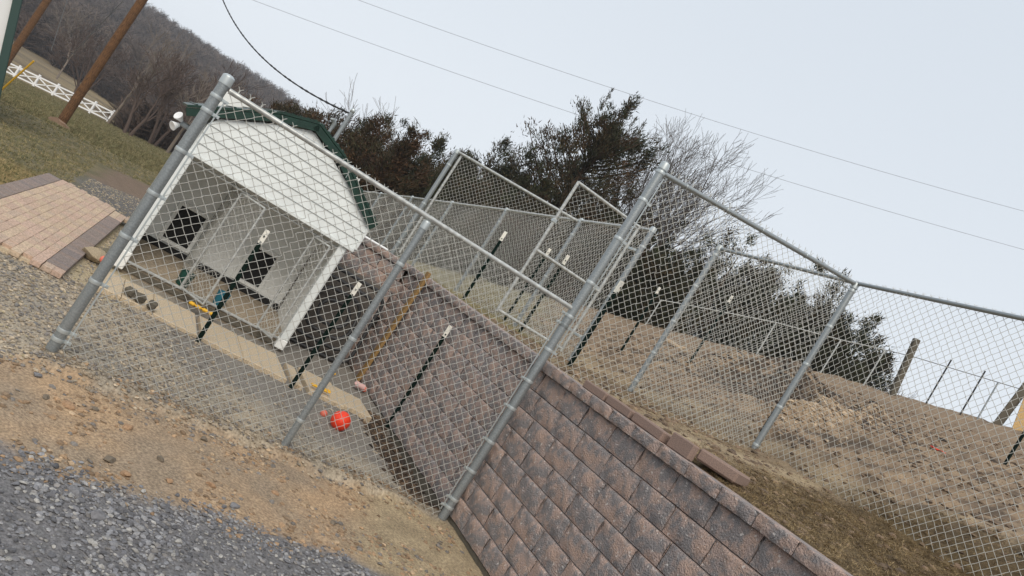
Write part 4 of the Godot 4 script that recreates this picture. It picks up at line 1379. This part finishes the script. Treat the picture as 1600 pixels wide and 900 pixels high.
	for i in poly.size():
		var p: Vector2 = poly[i]; var q: Vector2 = poly[(i + 1) % poly.size()]
		for z in [0.0, -4.5]:
			wm.tri(Vector3(p.x, p.y, z), Vector3(q.x, q.y, z), Vector3(cen.x, cen.y, z), Vector3(0, 0, 1 if z > -1 else -1))
		wm.quad(Vector3(p.x, p.y, 0), Vector3(q.x, q.y, 0), Vector3(q.x, q.y, -4.5), Vector3(p.x, p.y, -4.5), Vector3(p.x + q.x - 2 * cen.x, p.y + q.y - 2 * cen.y, 0))
	put("wall", wm, mats["vinyl"], f)
	for i in g.size() - 1:
		var p: Vector2 = g[i]; var q: Vector2 = g[i + 1]
		var dv := q - p
		var bb := Basis(Vector3(0, 0, 1), atan2(dv.y, dv.x))
		var inward := (cen - (p + q) * 0.5).normalized()
		var tm := Mb.new()
		var c4 := (p + q) * 0.5 + inward * 0.075
		tm.box(Vector3(c4.x, c4.y, 0.05), Vector3(dv.length(), 0.14, 0.06), bb, 0.008)
		put("rake_trim", tm, mats["slate_green"], f)
		var rm := Mb.new()
		var c5 := (p + q) * 0.5 - inward * 0.01
		rm.box(Vector3(c5.x, c5.y, -2.3), Vector3(dv.length() + 0.03, 0.03, 4.7), bb)
		put("roof_panel", rm, mats["slate_green"], f)

# ------------------------------------------------------------------ trees
func cedar(called: String, label: String, xr: float, ytop: float, d: float, width: float, brown: float, seed_: int, clumps: int, open_ := 0.0, group := "cedar trees behind the fences", lean := 0.0) -> void:
	var r := RandomNumberGenerator.new()
	r.seed = seed_
	var b := Vector3(xr * d, 0, -d)
	b.y = up_h(b.x, b.z) - 0.1
	var H := (1.56 + ytop * d - b.y) * (1.0 if open_ > 0.0 else 1.04)
	var f := thing(called, label, "tree", b, 0.0, group)
	var tr := Mb.new()
	tr.col = L(104, 84, 66, 0.55)
	tr.tube([Vector3.ZERO, Vector3(lean * 0.3, H * 0.42, 0), Vector3(lean * 0.75, H * 0.78, 0)], [0.05 + H * 0.018, 0.03 + H * 0.01, 0.012], 8)
	var m := Mb.new()
	var tips: Array = []
	var spires: Array = []
	for i in 13:
		var an := r.randf() * TAU
		var rr := width * 0.48 * sqrt(r.randf()) if i > 0 else 0.0
		spires.append([Vector3(cos(an) * rr, 0, sin(an) * rr), H * (1.0 if i == 0 else r.randf_range(0.55, 0.97) * (1.0 - 0.25 * rr / width))])
	if open_ > 0.0:
		# open crown: separate rising limbs that carry flat sprays on their outer half
		for i in clumps / 7:
			var fy := pow(r.randf(), 0.8) * 0.84 + 0.12
			var an := i * 2.4 + r.randf_range(-0.5, 0.5)
			var prof := pow(maxf(0.0, 1.0 - pow(fy, 3.0)), 0.55) * (0.65 + 0.35 * smoothstep(0.0, 0.4, fy))
			var ln := width * 0.5 * prof * r.randf_range(0.6, 1.12)
			var a := Vector3(lean * fy, H * fy * 0.82, 0)
			var b2 := a + Vector3(cos(an) * ln, ln * r.randf_range(0.35, 0.9), sin(an) * ln)
			var mid := a.lerp(b2, 0.5) - Vector3(0, 0.08 * ln, 0)
			tr.tube([a, mid, b2], [0.05 * (1.1 - fy) + 0.02, 0.03, 0.012], 5, false)
			for q in 7:
				var u := r.randf_range(0.35, 1.05)
				var c := (a.lerp(mid, u * 2.0) if u < 0.5 else mid.lerp(b2, u * 2.0 - 1.0)) + Vector3(r.randfn(), r.randfn() * 0.7, r.randfn()) * 0.2
				tips.append([c, an, fy])
		for i in 60:
			var fy := r.randf_range(0.62, 1.0)
			var an := r.randf() * TAU
			var rr := width * 0.2 * pow(1.0 - fy, 0.6) * r.randf()
			tips.append([Vector3(lean * fy + cos(an) * rr, H * fy * 0.97, sin(an) * rr), an, fy])
	else:
		for i in clumps:
			var sp: Array = spires[r.randi() % 13]
			var fy := pow(r.randf(), 0.8)
			var an := r.randf() * TAU
			var rad := width * 0.27 * pow(1.0 - fy, 0.7) * sqrt(r.randf_range(0.1, 1.0))
			var c: Vector3 = sp[0] + Vector3(cos(an) * rad, sp[1] * (0.02 + 0.96 * fy), sin(an) * rad)
			tips.append([c, atan2(c.z, c.x), fy])
	for e in tips:
		var c: Vector3 = e[0]
		var an: float = e[1]
		var cs: float = (0.16 + 0.16 * (1.0 - e[2])) * r.randf_range(0.7, 1.2) * (1.0 if open_ > 0.0 else width / 2.8)
		var bn := clampf(brown + r.randf_range(-0.55, 0.55), 0.0, 1.0)
		var cc := L(72, 78, 46, 0.46).lerp(L(106, 76, 48, 0.46), bn)
		var cnt := int(lerpf(70.0, 42.0, open_))
		var outd := Vector3(cos(an), 0.9, sin(an)).normalized()
		var tone := r.randf_range(0.65, 1.3)
		for i in cnt:
			var p: Vector3 = c + Vector3(r.randfn(), r.randfn() * 1.2, r.randfn()) * cs * 0.6
			var dv := (outd * 0.9 + Vector3(r.randfn(), r.randfn() + 0.5, r.randfn()) * 0.5).normalized()
			var ln := r.randf_range(0.08, 0.22)
			var sd := dv.cross(Vector3(r.randfn(), r.randfn(), r.randfn())).normalized() * r.randf_range(0.012, 0.028)
			var k := r.randf_range(0.75, 1.2) * tone
			m.col = Color(cc.r * k, cc.g * k, cc.b * k)
			m.tri(p - sd, p + sd, p + dv * ln, dv.cross(sd) + Vector3(0, 0.3, 0))
	# leaders: upright feathery tips on the outline of the crown's top
	for i in 14:
		var e: Array = tips[r.randi() % tips.size()]
		if e[2] < 0.55: continue
		var p: Vector3 = e[0]
		var hh := H * r.randf_range(0.05, 0.1)
		tr.tube([p - Vector3(0, 0.1, 0), p + Vector3(r.randfn() * 0.05, hh, r.randfn() * 0.05)], [0.015, 0.005], 4, false)
		for j in 70:
			var y := r.randf()
			var kk := r.randf_range(0.7, 1.2)
			m.col = L(82, 80, 54, 0.5 * kk)
			var dv := Vector3(r.randfn() * 0.55, 1.0, r.randfn() * 0.55).normalized()
			var sd := dv.cross(Vector3(r.randfn(), r.randfn(), r.randfn())).normalized() * 0.016
			var q := p + Vector3(r.randfn() * 0.1 * (1.1 - y), y * hh, r.randfn() * 0.1 * (1.1 - y))
			m.tri(q - sd, q + sd, q + dv * 0.14, Vector3(r.randfn(), 0.5, r.randfn()))
	put("trunk", tr, mats["bark"], f)
	put("crown", m, mats["leaf"], f)

func grow(m: Mb, r: RandomNumberGenerator, p: Vector3, dir: Vector3, ln: float, rad: float, depth: int, up: float, minr: float) -> void:
	var n := 3
	var pts: Array = [p]; var rd: Array = [rad]
	var d := dir
	var q := p
	for i in n:
		d = (d + Vector3(r.randfn(), r.randfn(), r.randfn()) * 0.13 + Vector3(0, up, 0)).normalized()
		q += d * ln / n
		pts.append(q); rd.append(maxf(rad * (1.0 - 0.45 * (i + 1) / n), minr))
	m.tube(pts, rd, 6 if depth > 3 else 3, false)
	if depth == 0: return
	var kids := 3 if depth > 1 else 4
	for i in kids:
		var u := r.randf_range(0.3, 1.0) if i > 0 else 1.0
		var bi := mini(int(u * n), n - 1)
		var st_: Vector3 = pts[bi].lerp(pts[bi + 1], u * n - bi)
		var ax := d.cross(Vector3(r.randfn(), r.randfn(), r.randfn())).normalized()
		var nd := d.rotated(ax, r.randf_range(0.25, 0.75) if i > 0 else r.randf_range(0.05, 0.3))
		grow(m, r, st_, nd, ln * r.randf_range(0.55, 0.82), rad * r.randf_range(0.45, 0.62), depth - 1, up, minr)

func bare_tree(called: String, label: String, b: Vector3, H: float, stems: int, depth: int, spread: float, seed_: int, c: Color, rad := 0.12, minr := 0.006, up := 0.05, group := "") -> void:
	var r := RandomNumberGenerator.new()
	r.seed = seed_
	var f := thing(called, label, "tree", b, 0.0, group)
	var m := Mb.new()
	m.col = c
	var tr := Mb.new()
	tr.col = c
	for i in stems:
		var an := TAU * i / stems + r.randf_range(-0.4, 0.4)
		var dv := Vector3(cos(an) * spread, 1.0, sin(an) * spread).normalized()
		if stems == 1: dv = Vector3(r.randfn() * 0.08, 1, r.randfn() * 0.08).normalized()
		var l0 := H * (0.30 if stems == 1 else 0.26)
		var p := Vector3(cos(an), 0, sin(an)) * (0.15 if stems > 1 else 0.0)
		tr.tube([p - Vector3(0, 0.3, 0), p + dv * l0 * 0.5, p + dv * l0], [rad * 1.2, rad, rad * 0.85], 8)
		for j in 3:
			var nd := (dv + Vector3(r.randfn(), 0.1, r.randfn()) * (0.16 + 0.28 * j * 0.5)).normalized()
			grow(m, r, p + dv * l0 * (1.0 - 0.14 * j), nd, H * r.randf_range(0.24, 0.3), rad * (0.75 - 0.12 * j), depth, up, minr)
	put("trunk", tr, mats["bark"], f)
	put("branches", m, mats["bark"], f)

func make_trees() -> void:
	var row := [
		[-0.385, 0.075, 33.0, 4.0, 0.7], [-0.345, 0.082, 31.0, 3.6, 0.75], [-0.305, 0.10, 27.0, 3.4, 0.8], [-0.262, 0.128, 29.0, 3.4, 0.7], [-0.225, 0.14, 26.0, 3.0, 0.85], [-0.185, 0.148, 29.0, 3.2, 0.3], [-0.148, 0.14, 26.5, 3.0, 0.35], [-0.112, 0.19, 29.0, 3.4, 0.3], [-0.075, 0.20, 27.0, 3.0, 0.4], [-0.035, 0.17, 25.0, 2.8, 0.55], [0.045, 0.20, 25.5, 3.0, 0.6], [0.10, 0.215, 27.0, 2.8, 0.45]]
	var lab := ["brownish cedar at the left end of the hedge, behind the kennel roof", "rust-brown cedar beside the service mast", "wide rust-brown cedar right of the service mast", "tall rusty cedar under the thin bare tree", "rust-brown bushy cedar in the middle of the hedge", "dark green cedar with twin feathery tops in the hedge", "dark green cedar just left of the cross panel's end post", "tall dark green cedar left of the biggest cedar", "green-brown cedar touching the biggest cedar's left side", "low reddish cedar below the biggest cedar", "reddish low cedar at the right foot of the biggest cedar", "dark low cedar under the bare many-stemmed tree"]
	for i in row.size():
		var e: Array = row[i]
		cedar("cedar_tree", lab[i], e[0], e[1], e[2], e[3], e[4] - 0.15, 500 + i, 420)
	var br := [[-0.325, 0.10], [-0.284, 0.12], [-0.243, 0.135], [-0.205, 0.142], [-0.165, 0.135], [-0.13, 0.16], [-0.094, 0.185], [-0.055, 0.185]]
	var bl := ["back-row cedar between the service mast and the first rusty cedar", "back-row cedar showing left of the thin bare tree's foot", "back-row cedar showing right of the thin bare tree's foot", "back-row cedar between the bushy rusty cedar and the twin-topped one", "back-row cedar closing the low gap over the cross panel's left end", "back-row cedar rising over the cross panel's end post", "back-row cedar over the middle of the cross panel's rail", "back-row cedar against the left edge of the open dark crown"]
	for i in br.size():
		cedar("cedar_tree", bl[i], br[i][0], br[i][1], 32.0, 3.8, 0.3, 540 + i, 330)
	cedar("cedar_tree", "biggest cedar, open dark crown with sky showing through, behind the fences", -0.014, 0.345, 28.0, 5.6, 0.3, 601, 760, 1.0, "cedar trees behind the fences", 0.5)
	var low := [[-0.07, 0.115, 27.5, 3.0], [-0.03, 0.125, 26.5, 3.0], [0.012, 0.14, 26.5, 3.0], [0.055, 0.15, 26.5, 2.8], [0.125, 0.19, 27.0, 2.8], [0.15, 0.225, 28.5, 2.6], [0.205, 0.255, 28.5, 3.0], [0.268, 0.245, 28.0, 3.0], [0.335, 0.235, 28.0, 3.0]]
	var ll := ["low juniper left of the cross panel's far end", "low juniper straight behind the cross panel's rail", "low juniper under the biggest cedar's trunk", "low juniper between gate leaf and the tall post", "low juniper just right of the tall post's middle", "dark juniper below the fanning bare tree", "dark evergreen behind the thin bare twigs right of the tall post", "dark evergreen filling the gap left of the corner post", "dark evergreen directly behind the corner post top"]
	for i in low.size():
		var e: Array = low[i]
		cedar("juniper", ll[i], e[0], e[1], e[2], e[3], 0.5 if i < 4 else 0.15, 680 + i, 150, 0.0, "low evergreens behind the fences")
	var rt := [[0.175, 0.205, 25.8, 2.4, 0.2, "dark low evergreen left of the corner post's rail junction"], [0.235, 0.262, 27.0, 2.8, 0.15, "dark evergreen with pointed top between bare tree and corner post"], [0.30, 0.245, 26.2, 3.0, 0.15, "dense dark evergreen behind the corner post"], [0.372, 0.295, 26.6, 3.0, 0.1, "tall pointed dark evergreen just right of the corner post top"], [0.435, 0.262, 26.2, 2.8, 0.1, "rightmost dark evergreen, next to the leaning timber post"], [0.405, 0.24, 25.8, 2.6, 0.1, "dark evergreen in front of the two rightmost evergreens"]]
	for i in rt.size():
		var e: Array = rt[i]
		cedar("evergreen_tree", e[5], e[0], e[1], e[2], e[3], e[4], 640 + i, 200, 0.0, "dark evergreens behind the hill brow")
	var bk := L(112, 100, 92, 0.55)
	var b := Vector3(0.09 * 31.0, 0, -31.0)
	b.y = up_h(b.x, b.z) + 0.3
	bare_tree("bare_tree", "large leafless many-stemmed tree fanning out against the sky", b + Vector3(0.45, 0, 0), 10.0, 6, 5, 0.27, 71, L(116, 107, 100, 0.55), 0.1, 0.0055, 0.07)
	b = Vector3(-0.262 * 36.0, 0, -36.0); b.y = up_h(b.x, b.z)
	bare_tree("bare_tree", "thin grey leafless tree rising above the rusty hedge", b, 7.4, 3, 4, 0.2, 72, L(140, 130, 124, 0.6), 0.07, 0.008, 0.06)
	b = Vector3(0.5 * 30.0, 0, -30.0); b.y = up_h(b.x, b.z)
	bare_tree("bare_tree", "small leafless shrub-like tree left of the leaning timber post", b, 3.2, 5, 3, 0.5, 73, L(120, 110, 104, 0.6), 0.04, 0.006, 0.03)
	var far := [[-0.575, 58.0, 12.0, "leafless tree with pale trunk just right of the near utility pole"], [-0.545, 50.0, 8.5, "dark leafless tree leaning right of the white fence's end"], [-0.51, 56.0, 11.0, "dark leafless tree left of the twin floodlight"], [-0.487, 52.0, 9.5, "leafless tree right behind the twin floodlight"], [-0.462, 60.0, 12.5, "leafless tree above the tall left post, crown against the sky"], [-0.44, 55.0, 10.0, "leafless tree right of the tall left post top"], [-0.418, 62.0, 11.0, "leafless tree over the kennel's green roof peak"], [-0.395, 50.0, 7.5, "low leafless tree left of the brown hedge"], [-0.63, 72.0, 11.0, "leafless tree behind the near utility pole at the field edge"], [-0.665, 96.0, 14.0, "pale-twigged tree between the two utility poles"]]
	for i in far.size():
		var e: Array = far[i]
		b = Vector3(e[0] * e[1], 0, -e[1])
		b.y = low_h(b.x, b.z)
		bare_tree("bare_tree", e[3], b, e[2] * 0.72, 1 + i % 3, 4, 0.22, 90 + i, L(116, 100, 90, 0.55) if i % 3 else L(150, 138, 126, 0.6), 0.11, 0.017, 0.04, "leafless trees at the valley edge")
	# woods on the hill: too many to count
	var kinds: Array = []
	for v in 4:
		var r := RandomNumberGenerator.new()
		r.seed = 900 + v
		var m := Mb.new()
		m.tube([Vector3(0, -0.05, 0), Vector3(r.randf_range(-0.03, 0.03), 0.4, 0), Vector3(r.randf_range(-0.05, 0.05), 0.9, 0)], [0.02, 0.014, 0.004], 4, false)
		for i in 90:
			var fy := r.randf_range(0.22, 0.9)
			var an := r.randf() * TAU
			var p := Vector3(0, fy, 0)
			var ln := r.randf_range(0.15, 0.34) * (1.15 - fy * 0.7)
			var dv := Vector3(cos(an), r.randf_range(0.35, 1.3), sin(an)).normalized()
			var p2 := p + dv * ln
			var sd := dv.cross(Vector3(r.randfn(), r.randfn(), r.randfn())).normalized() * 0.007
			m.tri(p - sd, p + sd, p2, dv.cross(sd))
			for j in 2:
				var d2 := (dv + Vector3(r.randfn(), r.randfn() + 0.3, r.randfn()) * 0.5).normalized()
				var pm := p.lerp(p2, r.randf_range(0.4, 0.95))
				m.tri(pm - sd * 0.7, pm + sd * 0.7, pm + d2 * ln * 0.6, d2.cross(sd))
		kinds.append(m.mesh())
	for v in 4:
		var xf: Array = []; var cs: Array = []
		for i in 1500:
			var d := lerpf(132.0, 345.0, pow(rng.randf(), 0.8))
			var x := rng.randf_range(-1.05, -0.12) * d
			var h := rng.randf_range(7.0, 13.0)
			xf.append(Transform3D(Basis(Vector3.UP, rng.randf() * TAU).scaled(Vector3(h * rng.randf_range(0.9, 1.5), h, h * rng.randf_range(0.9, 1.5))), Vector3(x, hill_h(x, d) - 0.3, -d)))
			var c := L(112, 98, 90, 0.55).lerp(L(150, 134, 120, 0.55), rng.randf() * rng.randf())
			var k := rng.randf_range(0.7, 1.2)
			cs.append(Color(c.r * k, c.g * k, c.b * k))
		tag(scatter("bare_woods", kinds[v], mats["bark"], xf, cs), "leafless grey-brown woods covering the far hill")
	# dark brush along the foot of the hill and the valley edge
	for v in 2:
		var xf: Array = []; var cs: Array = []
		for i in 420:
			var d := rng.randf_range(118.0, 136.0)
			var xr := rng.randf_range(-1.0, -0.35)
			if i % 2 == 0:
				xr = rng.randf_range(-0.56, -0.36)
				d = rng.randf_range(58.0, 90.0)
			var x := xr * d
			var h := rng.randf_range(2.0, 4.5) * (1.0 if d < 100.0 else 1.6)
			var y := low_h(x, -d)
			xf.append(Transform3D(Basis(Vector3.UP, rng.randf() * TAU).scaled(Vector3(h * 2.0, h, h * 2.0)), Vector3(x, y - 0.3 - 0.2 * h, -d)))
			var c := L(92, 78, 70, 0.5).lerp(L(126, 104, 88, 0.5), rng.randf())
			cs.append(c)
		tag(scatter("brush_thicket", kinds[v], mats["bark"], xf, cs), "dark leafless brush along the foot of the hill and beside the white fence")

# ------------------------------------------------------------------ loose ground cover
func spread(called: String, label: String, count: int, kinds: Array, area: Callable, size: Callable, pal: Array, up: bool, m: Material, sink := 0.25, tilt := 0.5) -> void:
	var xf: Array = []; var cs: Array = []
	for k in kinds.size():
		xf.append([]); cs.append([])
	for i in count:
		var q: Vector2 = area.call()
		if q.x > 900.0: continue
		var w := W(q.x, 0, q.y)
		w.y = up_h(w.x, w.z) if up else low_h(w.x, w.z)
		var z: float = size.call(q)
		var k := rng.randi() % kinds.size()
		var ba := Basis(Vector3.UP, rng.randf() * TAU) * Basis(Vector3.RIGHT, rng.randf_range(-tilt, tilt))
		xf[k].append(Transform3D(ba.scaled(Vector3(z * rng.randf_range(0.8, 1.3), z * rng.randf_range(0.7, 1.15), z * rng.randf_range(0.7, 1.2))), w + Vector3(0, z * sink, 0)))
		var c: Color = pal[rng.randi() % pal.size()]
		var g := rng.randf_range(0.75, 1.25)
		cs[k].append(Color(c.r * g, c.g * g, c.b * g))
	for k in kinds.size():
		if xf[k].size():
			tag(scatter(called, kinds[k], m, xf[k], cs[k]), label)

func make_cover() -> void:
	var st_: Array = []
	for i in 5: st_.append(rock_mesh(700 + i, [0.5, 0.34, 0.62, 0.28, 0.42][i], 0))
	var grey := [L(156, 157, 161, 0.84), L(138, 139, 144, 0.84), L(168, 168, 170, 0.84), L(120, 121, 126, 0.82), L(150, 147, 145, 0.82), L(108, 109, 114, 0.8), L(144, 145, 150, 0.84), L(130, 130, 134, 0.82), L(182, 180, 176, 0.84)]
	var warm := [L(186, 172, 150, 0.86), L(170, 160, 146, 0.86), L(202, 186, 162, 0.88), L(152, 146, 140, 0.82), L(178, 162, 140, 0.84), L(138, 134, 130, 0.8)]
	var tan_ := [L(196, 164, 130, 0.75), L(182, 152, 120, 0.75), L(172, 150, 126, 0.75), L(208, 182, 150, 0.76), L(160, 134, 106, 0.72), L(146, 140, 134, 0.75)]
	var none := Vector2(999, 0)
	# foreground gravel
	var fg := func() -> Vector2:
		var s := rng.randf_range(-3.7, -0.25); var t := rng.randf_range(-3.0, -0.95)
		var lim := -1.16 + 0.13 * na.get_noise_2d(s * 110.0, 300.0) + rng.randfn() * 0.06
		if s > -1.2: lim -= 0.05 + 0.3 * (s + 1.2)
		
		var dn := smoothstep(-0.3, 0.25, nb.get_noise_2d(s * 130.0 + 40.0, t * 130.0))
		return Vector2(s, t) if t < lim and rng.randf() < 0.35 + 0.65 * dn else none
	spread("foreground_gravel", "blue-grey crushed gravel along the bottom left", 32000, st_, fg, func(q): return lerpf(0.0055, 0.021, pow(rng.randf(), 2.0)) * (1.0 + 0.5 * clampf(na.get_noise_2d(q.x * 150.0, q.y * 150.0), -0.5, 1.0)), grey, false, mats["stone"])
	# stray stones on the tan dirt
	var td := func() -> Vector2:
		var q := Vector2(rng.randf_range(-3.4, -0.1), rng.randf_range(-1.35, 0.15))
		return q if rng.randf() < smoothstep(-0.25, 0.35, nb.get_noise_2d(q.x * 160.0, q.y * 160.0)) else none
	spread("dirt_pebbles", "small pebbles and clods on the tan dirt strip", 10000, st_, td, func(_q): return lerpf(0.003, 0.028, pow(rng.randf(), 3.6)), tan_, false, mats["stone"], 0.1)
	# yard gravel
	var yg := func() -> Vector2:
		var s := rng.randf_range(-4.2, -0.3); var t := rng.randf_range(-0.15, 1.55)
		if s < -3.05 and t < 0.1 and t < -0.2: return none
		var dens := smoothstep(-1.2, -2.3, s + 0.5 * (t - 0.6)) * 0.9 + 0.1
		dens = maxf(dens, 0.7 * smoothstep(-0.4, 0.1, -t + 0.3) * smoothstep(-0.5, -1.2, s))
		return Vector2(s, t) if rng.randf() < dens else none
	spread("yard_gravel", "mixed grey and tan gravel inside the fence and left of the front post", 16000, st_, yg, func(_q): return lerpf(0.005, 0.024, pow(rng.randf(), 2.6)), warm, false, mats["stone"])
	var lg := func() -> Vector2:
		var t := rng.randf_range(-0.6, 9.2)
		var s := rng.randf_range(-4.6, -1.9)
		if t < 1.3: return Vector2(s, t) if s < -2.9 and t > -0.1 else none
		if t < 5.35: return Vector2(s, t) if s > -3.07 + 0.073 * (t - 1.4) and s < -2.78 else none
		return Vector2(s, t) if s > -3.45 and rng.randf() < 0.8 else none
	spread("side_gravel", "grey gravel beyond the paver path and pebbles along its edge", 24000, st_, lg, func(_q): return lerpf(0.007, 0.02, pow(rng.randf(), 2.0)), warm + [L(150, 150, 150, 0.72), L(200, 186, 150, 0.72)], false, mats["stone"])
	# wet crumbs in the trench
	var tr := func() -> Vector2:
		return Vector2(-0.19 + rng.randfn() * 0.1, rng.randf_range(0.15, 1.9))
	spread("trench_clods", "dark clods in the washed-out trench at the wall's foot", 2400, st_, tr, func(_q): return lerpf(0.008, 0.045, pow(rng.randf(), 2.5)), [L(110, 88, 68, 0.6), L(90, 72, 56, 0.6), L(140, 116, 92, 0.65), L(74, 62, 52, 0.55)], false, mats["stone"], 0.1)
	# clods on the slope
	var hs := func() -> Vector2:
		var s := 0.3 + 12.0 * pow(rng.randf(), 1.3)
		return Vector2(s, rng.randf_range(-2.5, 9.0))
	spread("slope_clods", "brown clods and stones strewn over the bare slope", 26000, st_, hs, func(_q): return lerpf(0.008, 0.055, pow(rng.randf(), 4.0)), [L(156, 132, 110, 0.74), L(138, 118, 98, 0.72), L(172, 148, 122, 0.75), L(122, 104, 88, 0.68)], true, mats["stone"], 0.0)
	# rough clods and pale lumps of the dug-over ground
	spread("dug_clods", "lumpy dug-over earth with dark hollow on the slope", 5000, st_, func() -> Vector2:
		return Vector2(6.3 + rng.randfn() * 1.0, 3.5 + rng.randfn() * 0.9), func(_q): return lerpf(0.02, 0.11, pow(rng.randf(), 3.0)), [L(104, 90, 78, 0.64), L(86, 76, 68, 0.6), L(128, 110, 94, 0.66), L(150, 130, 110, 0.7)], true, mats["stone"], -0.2)
	spread("ridge_lumps", "pale churned lumps along the low ridge on the slope", 2600, st_, func() -> Vector2:
		var s := rng.randf_range(4.0, 8.0)
		return Vector2(s, 1.65 + 0.43 * (s - 4.73) + rng.randfn() * 0.2), func(_q): return lerpf(0.015, 0.08, pow(rng.randf(), 3.0)), [L(200, 178, 150, 0.76), L(176, 152, 124, 0.74), L(212, 190, 162, 0.76)], true, mats["stone"], -0.2)
	# grass tufts
	var tufts: Array = []; var thatch: Array = []
	for v in 4:
		var r := RandomNumberGenerator.new()
		r.seed = 770 + v
		var m := Mb.new(); var q := Mb.new()
		for i in 9:
			var an := r.randf() * TAU
			var o := Vector3(r.randfn() * 0.35, 0, r.randfn() * 0.35)
			var dv := Vector3(cos(an) * 0.6, 1.0, sin(an) * 0.6).normalized() * r.randf_range(0.5, 1.0)
			var sd := Vector3(-sin(an), 0, cos(an)) * 0.05
			m.tri(o - sd, o + sd, o + dv, dv.cross(sd))
			var d2 := Vector3(cos(an), r.randf_range(0.0, 0.35), sin(an)) * r.randf_range(0.6, 1.4)
			var m2 := o + d2 * 0.5 + Vector3(0, 0.12, 0)
			q.tri(o - sd * 0.45, o + sd * 0.45, m2 + sd * 0.3, Vector3.UP)
			q.tri(m2 - sd * 0.3, m2 + sd * 0.3, o + d2, Vector3.UP)
		tufts.append(m.mesh()); thatch.append(q.mesh())
	var lw := func() -> Vector2:
		var t := 2.2 + 30.0 * pow(rng.randf(), 1.6)
		var s := -3.55 - rng.randf() * (3.0 + 0.45 * t)
		if t > 13.5: s = rng.randf_range(-14.0, -1.0)
		if t < 5.8 and s > -3.85 + 0.073 * (t - 1.4): return none
		return Vector2(s, t)
	spread("lawn_grass", "short dry green and yellow grass of the lawn", 42000, tufts, lw, func(q): return rng.randf_range(0.022, 0.05) * (1.0 + 0.03 * q.y), [L(138, 132, 92, 0.68), L(164, 150, 108, 0.7), L(114, 116, 76, 0.64), L(186, 168, 122, 0.7), L(128, 126, 84, 0.66)], false, mats["grass"], 0.0, 0.3)
	spread("far_lawn_grass", "worn grass of the lawn sloping down to the white fence", 26000, tufts, func() -> Vector2:
		var d := rng.randf_range(22.0, 62.0)
		var x := rng.randf_range(-0.8, -0.42) * d
		return st(x, -d), func(_q): return rng.randf_range(0.08, 0.16), [L(138, 132, 94, 0.68), L(158, 146, 108, 0.68), L(120, 120, 82, 0.66)], false, mats["grass"], 0.0, 0.3)
	var tg := func() -> Vector2:
		return Vector2(rng.randf_range(0.3, 5.5), rng.randf_range(2.4, 17.0))
	spread("terrace_grass", "pale dry grass on the far part of the terrace", 26000, tufts, func() -> Vector2:
		var q: Vector2 = tg.call()
		var den := smoothstep(-0.8, 1.2, q.y - 0.3 - 1.68 * q.x + 2.0 * na.get_noise_2d(q.x * 60.0, q.y * 60.0))
		return q if rng.randf() < den else none, func(_q): return rng.randf_range(0.03, 0.075), [L(186, 178, 140, 0.68), L(172, 163, 126, 0.66), L(160, 148, 114, 0.66), L(196, 184, 146, 0.68)], true, mats["grass"], 0.0, 0.4)
	spread("dead_grass", "matted dead grass and straw between wall cap and fence", 15000, thatch, func() -> Vector2:
		var q := Vector2(rng.randf_range(0.2, 2.7), rng.randf_range(-4.2, -0.6))
		return q if rng.randf() < smoothstep(-0.7, -1.5, q.y) else none, func(_q): return rng.randf_range(0.025, 0.07), [L(168, 144, 102, 0.7), L(138, 116, 80, 0.68), L(194, 170, 126, 0.72), L(112, 94, 64, 0.62), L(182, 156, 114, 0.7)], true, mats["grass"], 0.1, 0.3)
	spread("slope_straw", "sparse dead stems and straw over the bare slope", 9000, thatch, func() -> Vector2:
		return Vector2(2.0 + 11.0 * pow(rng.randf(), 1.2), rng.randf_range(-3.0, 9.0)), func(_q): return rng.randf_range(0.02, 0.07), [L(190, 166, 128, 0.7), L(160, 138, 106, 0.68), L(126, 106, 80, 0.64)], true, mats["grass"], 0.1, 0.4)
	spread("straw_litter", "straw litter along the terrace edge behind the wall cap", 5000, thatch, func() -> Vector2:
		return Vector2(rng.randf_range(0.2, 2.3), rng.randf_range(-0.6, 2.6)), func(_q): return rng.randf_range(0.015, 0.045), [L(196, 172, 128, 0.64), L(160, 136, 100, 0.6), L(136, 114, 84, 0.6)], true, mats["grass"], 0.1, 0.3)
	spread("fence_litter", "dead leaves and straw caught along the foot of the front fence", 1500, thatch, func() -> Vector2:
		return Vector2(rng.randf_range(-3.0, -0.05), 0.02 + rng.randfn() * 0.06), func(_q): return rng.randf_range(0.01, 0.03), [L(120, 98, 70, 0.58), L(150, 126, 92, 0.6), L(92, 76, 58, 0.55)], false, mats["grass"], 0.2, 0.4)
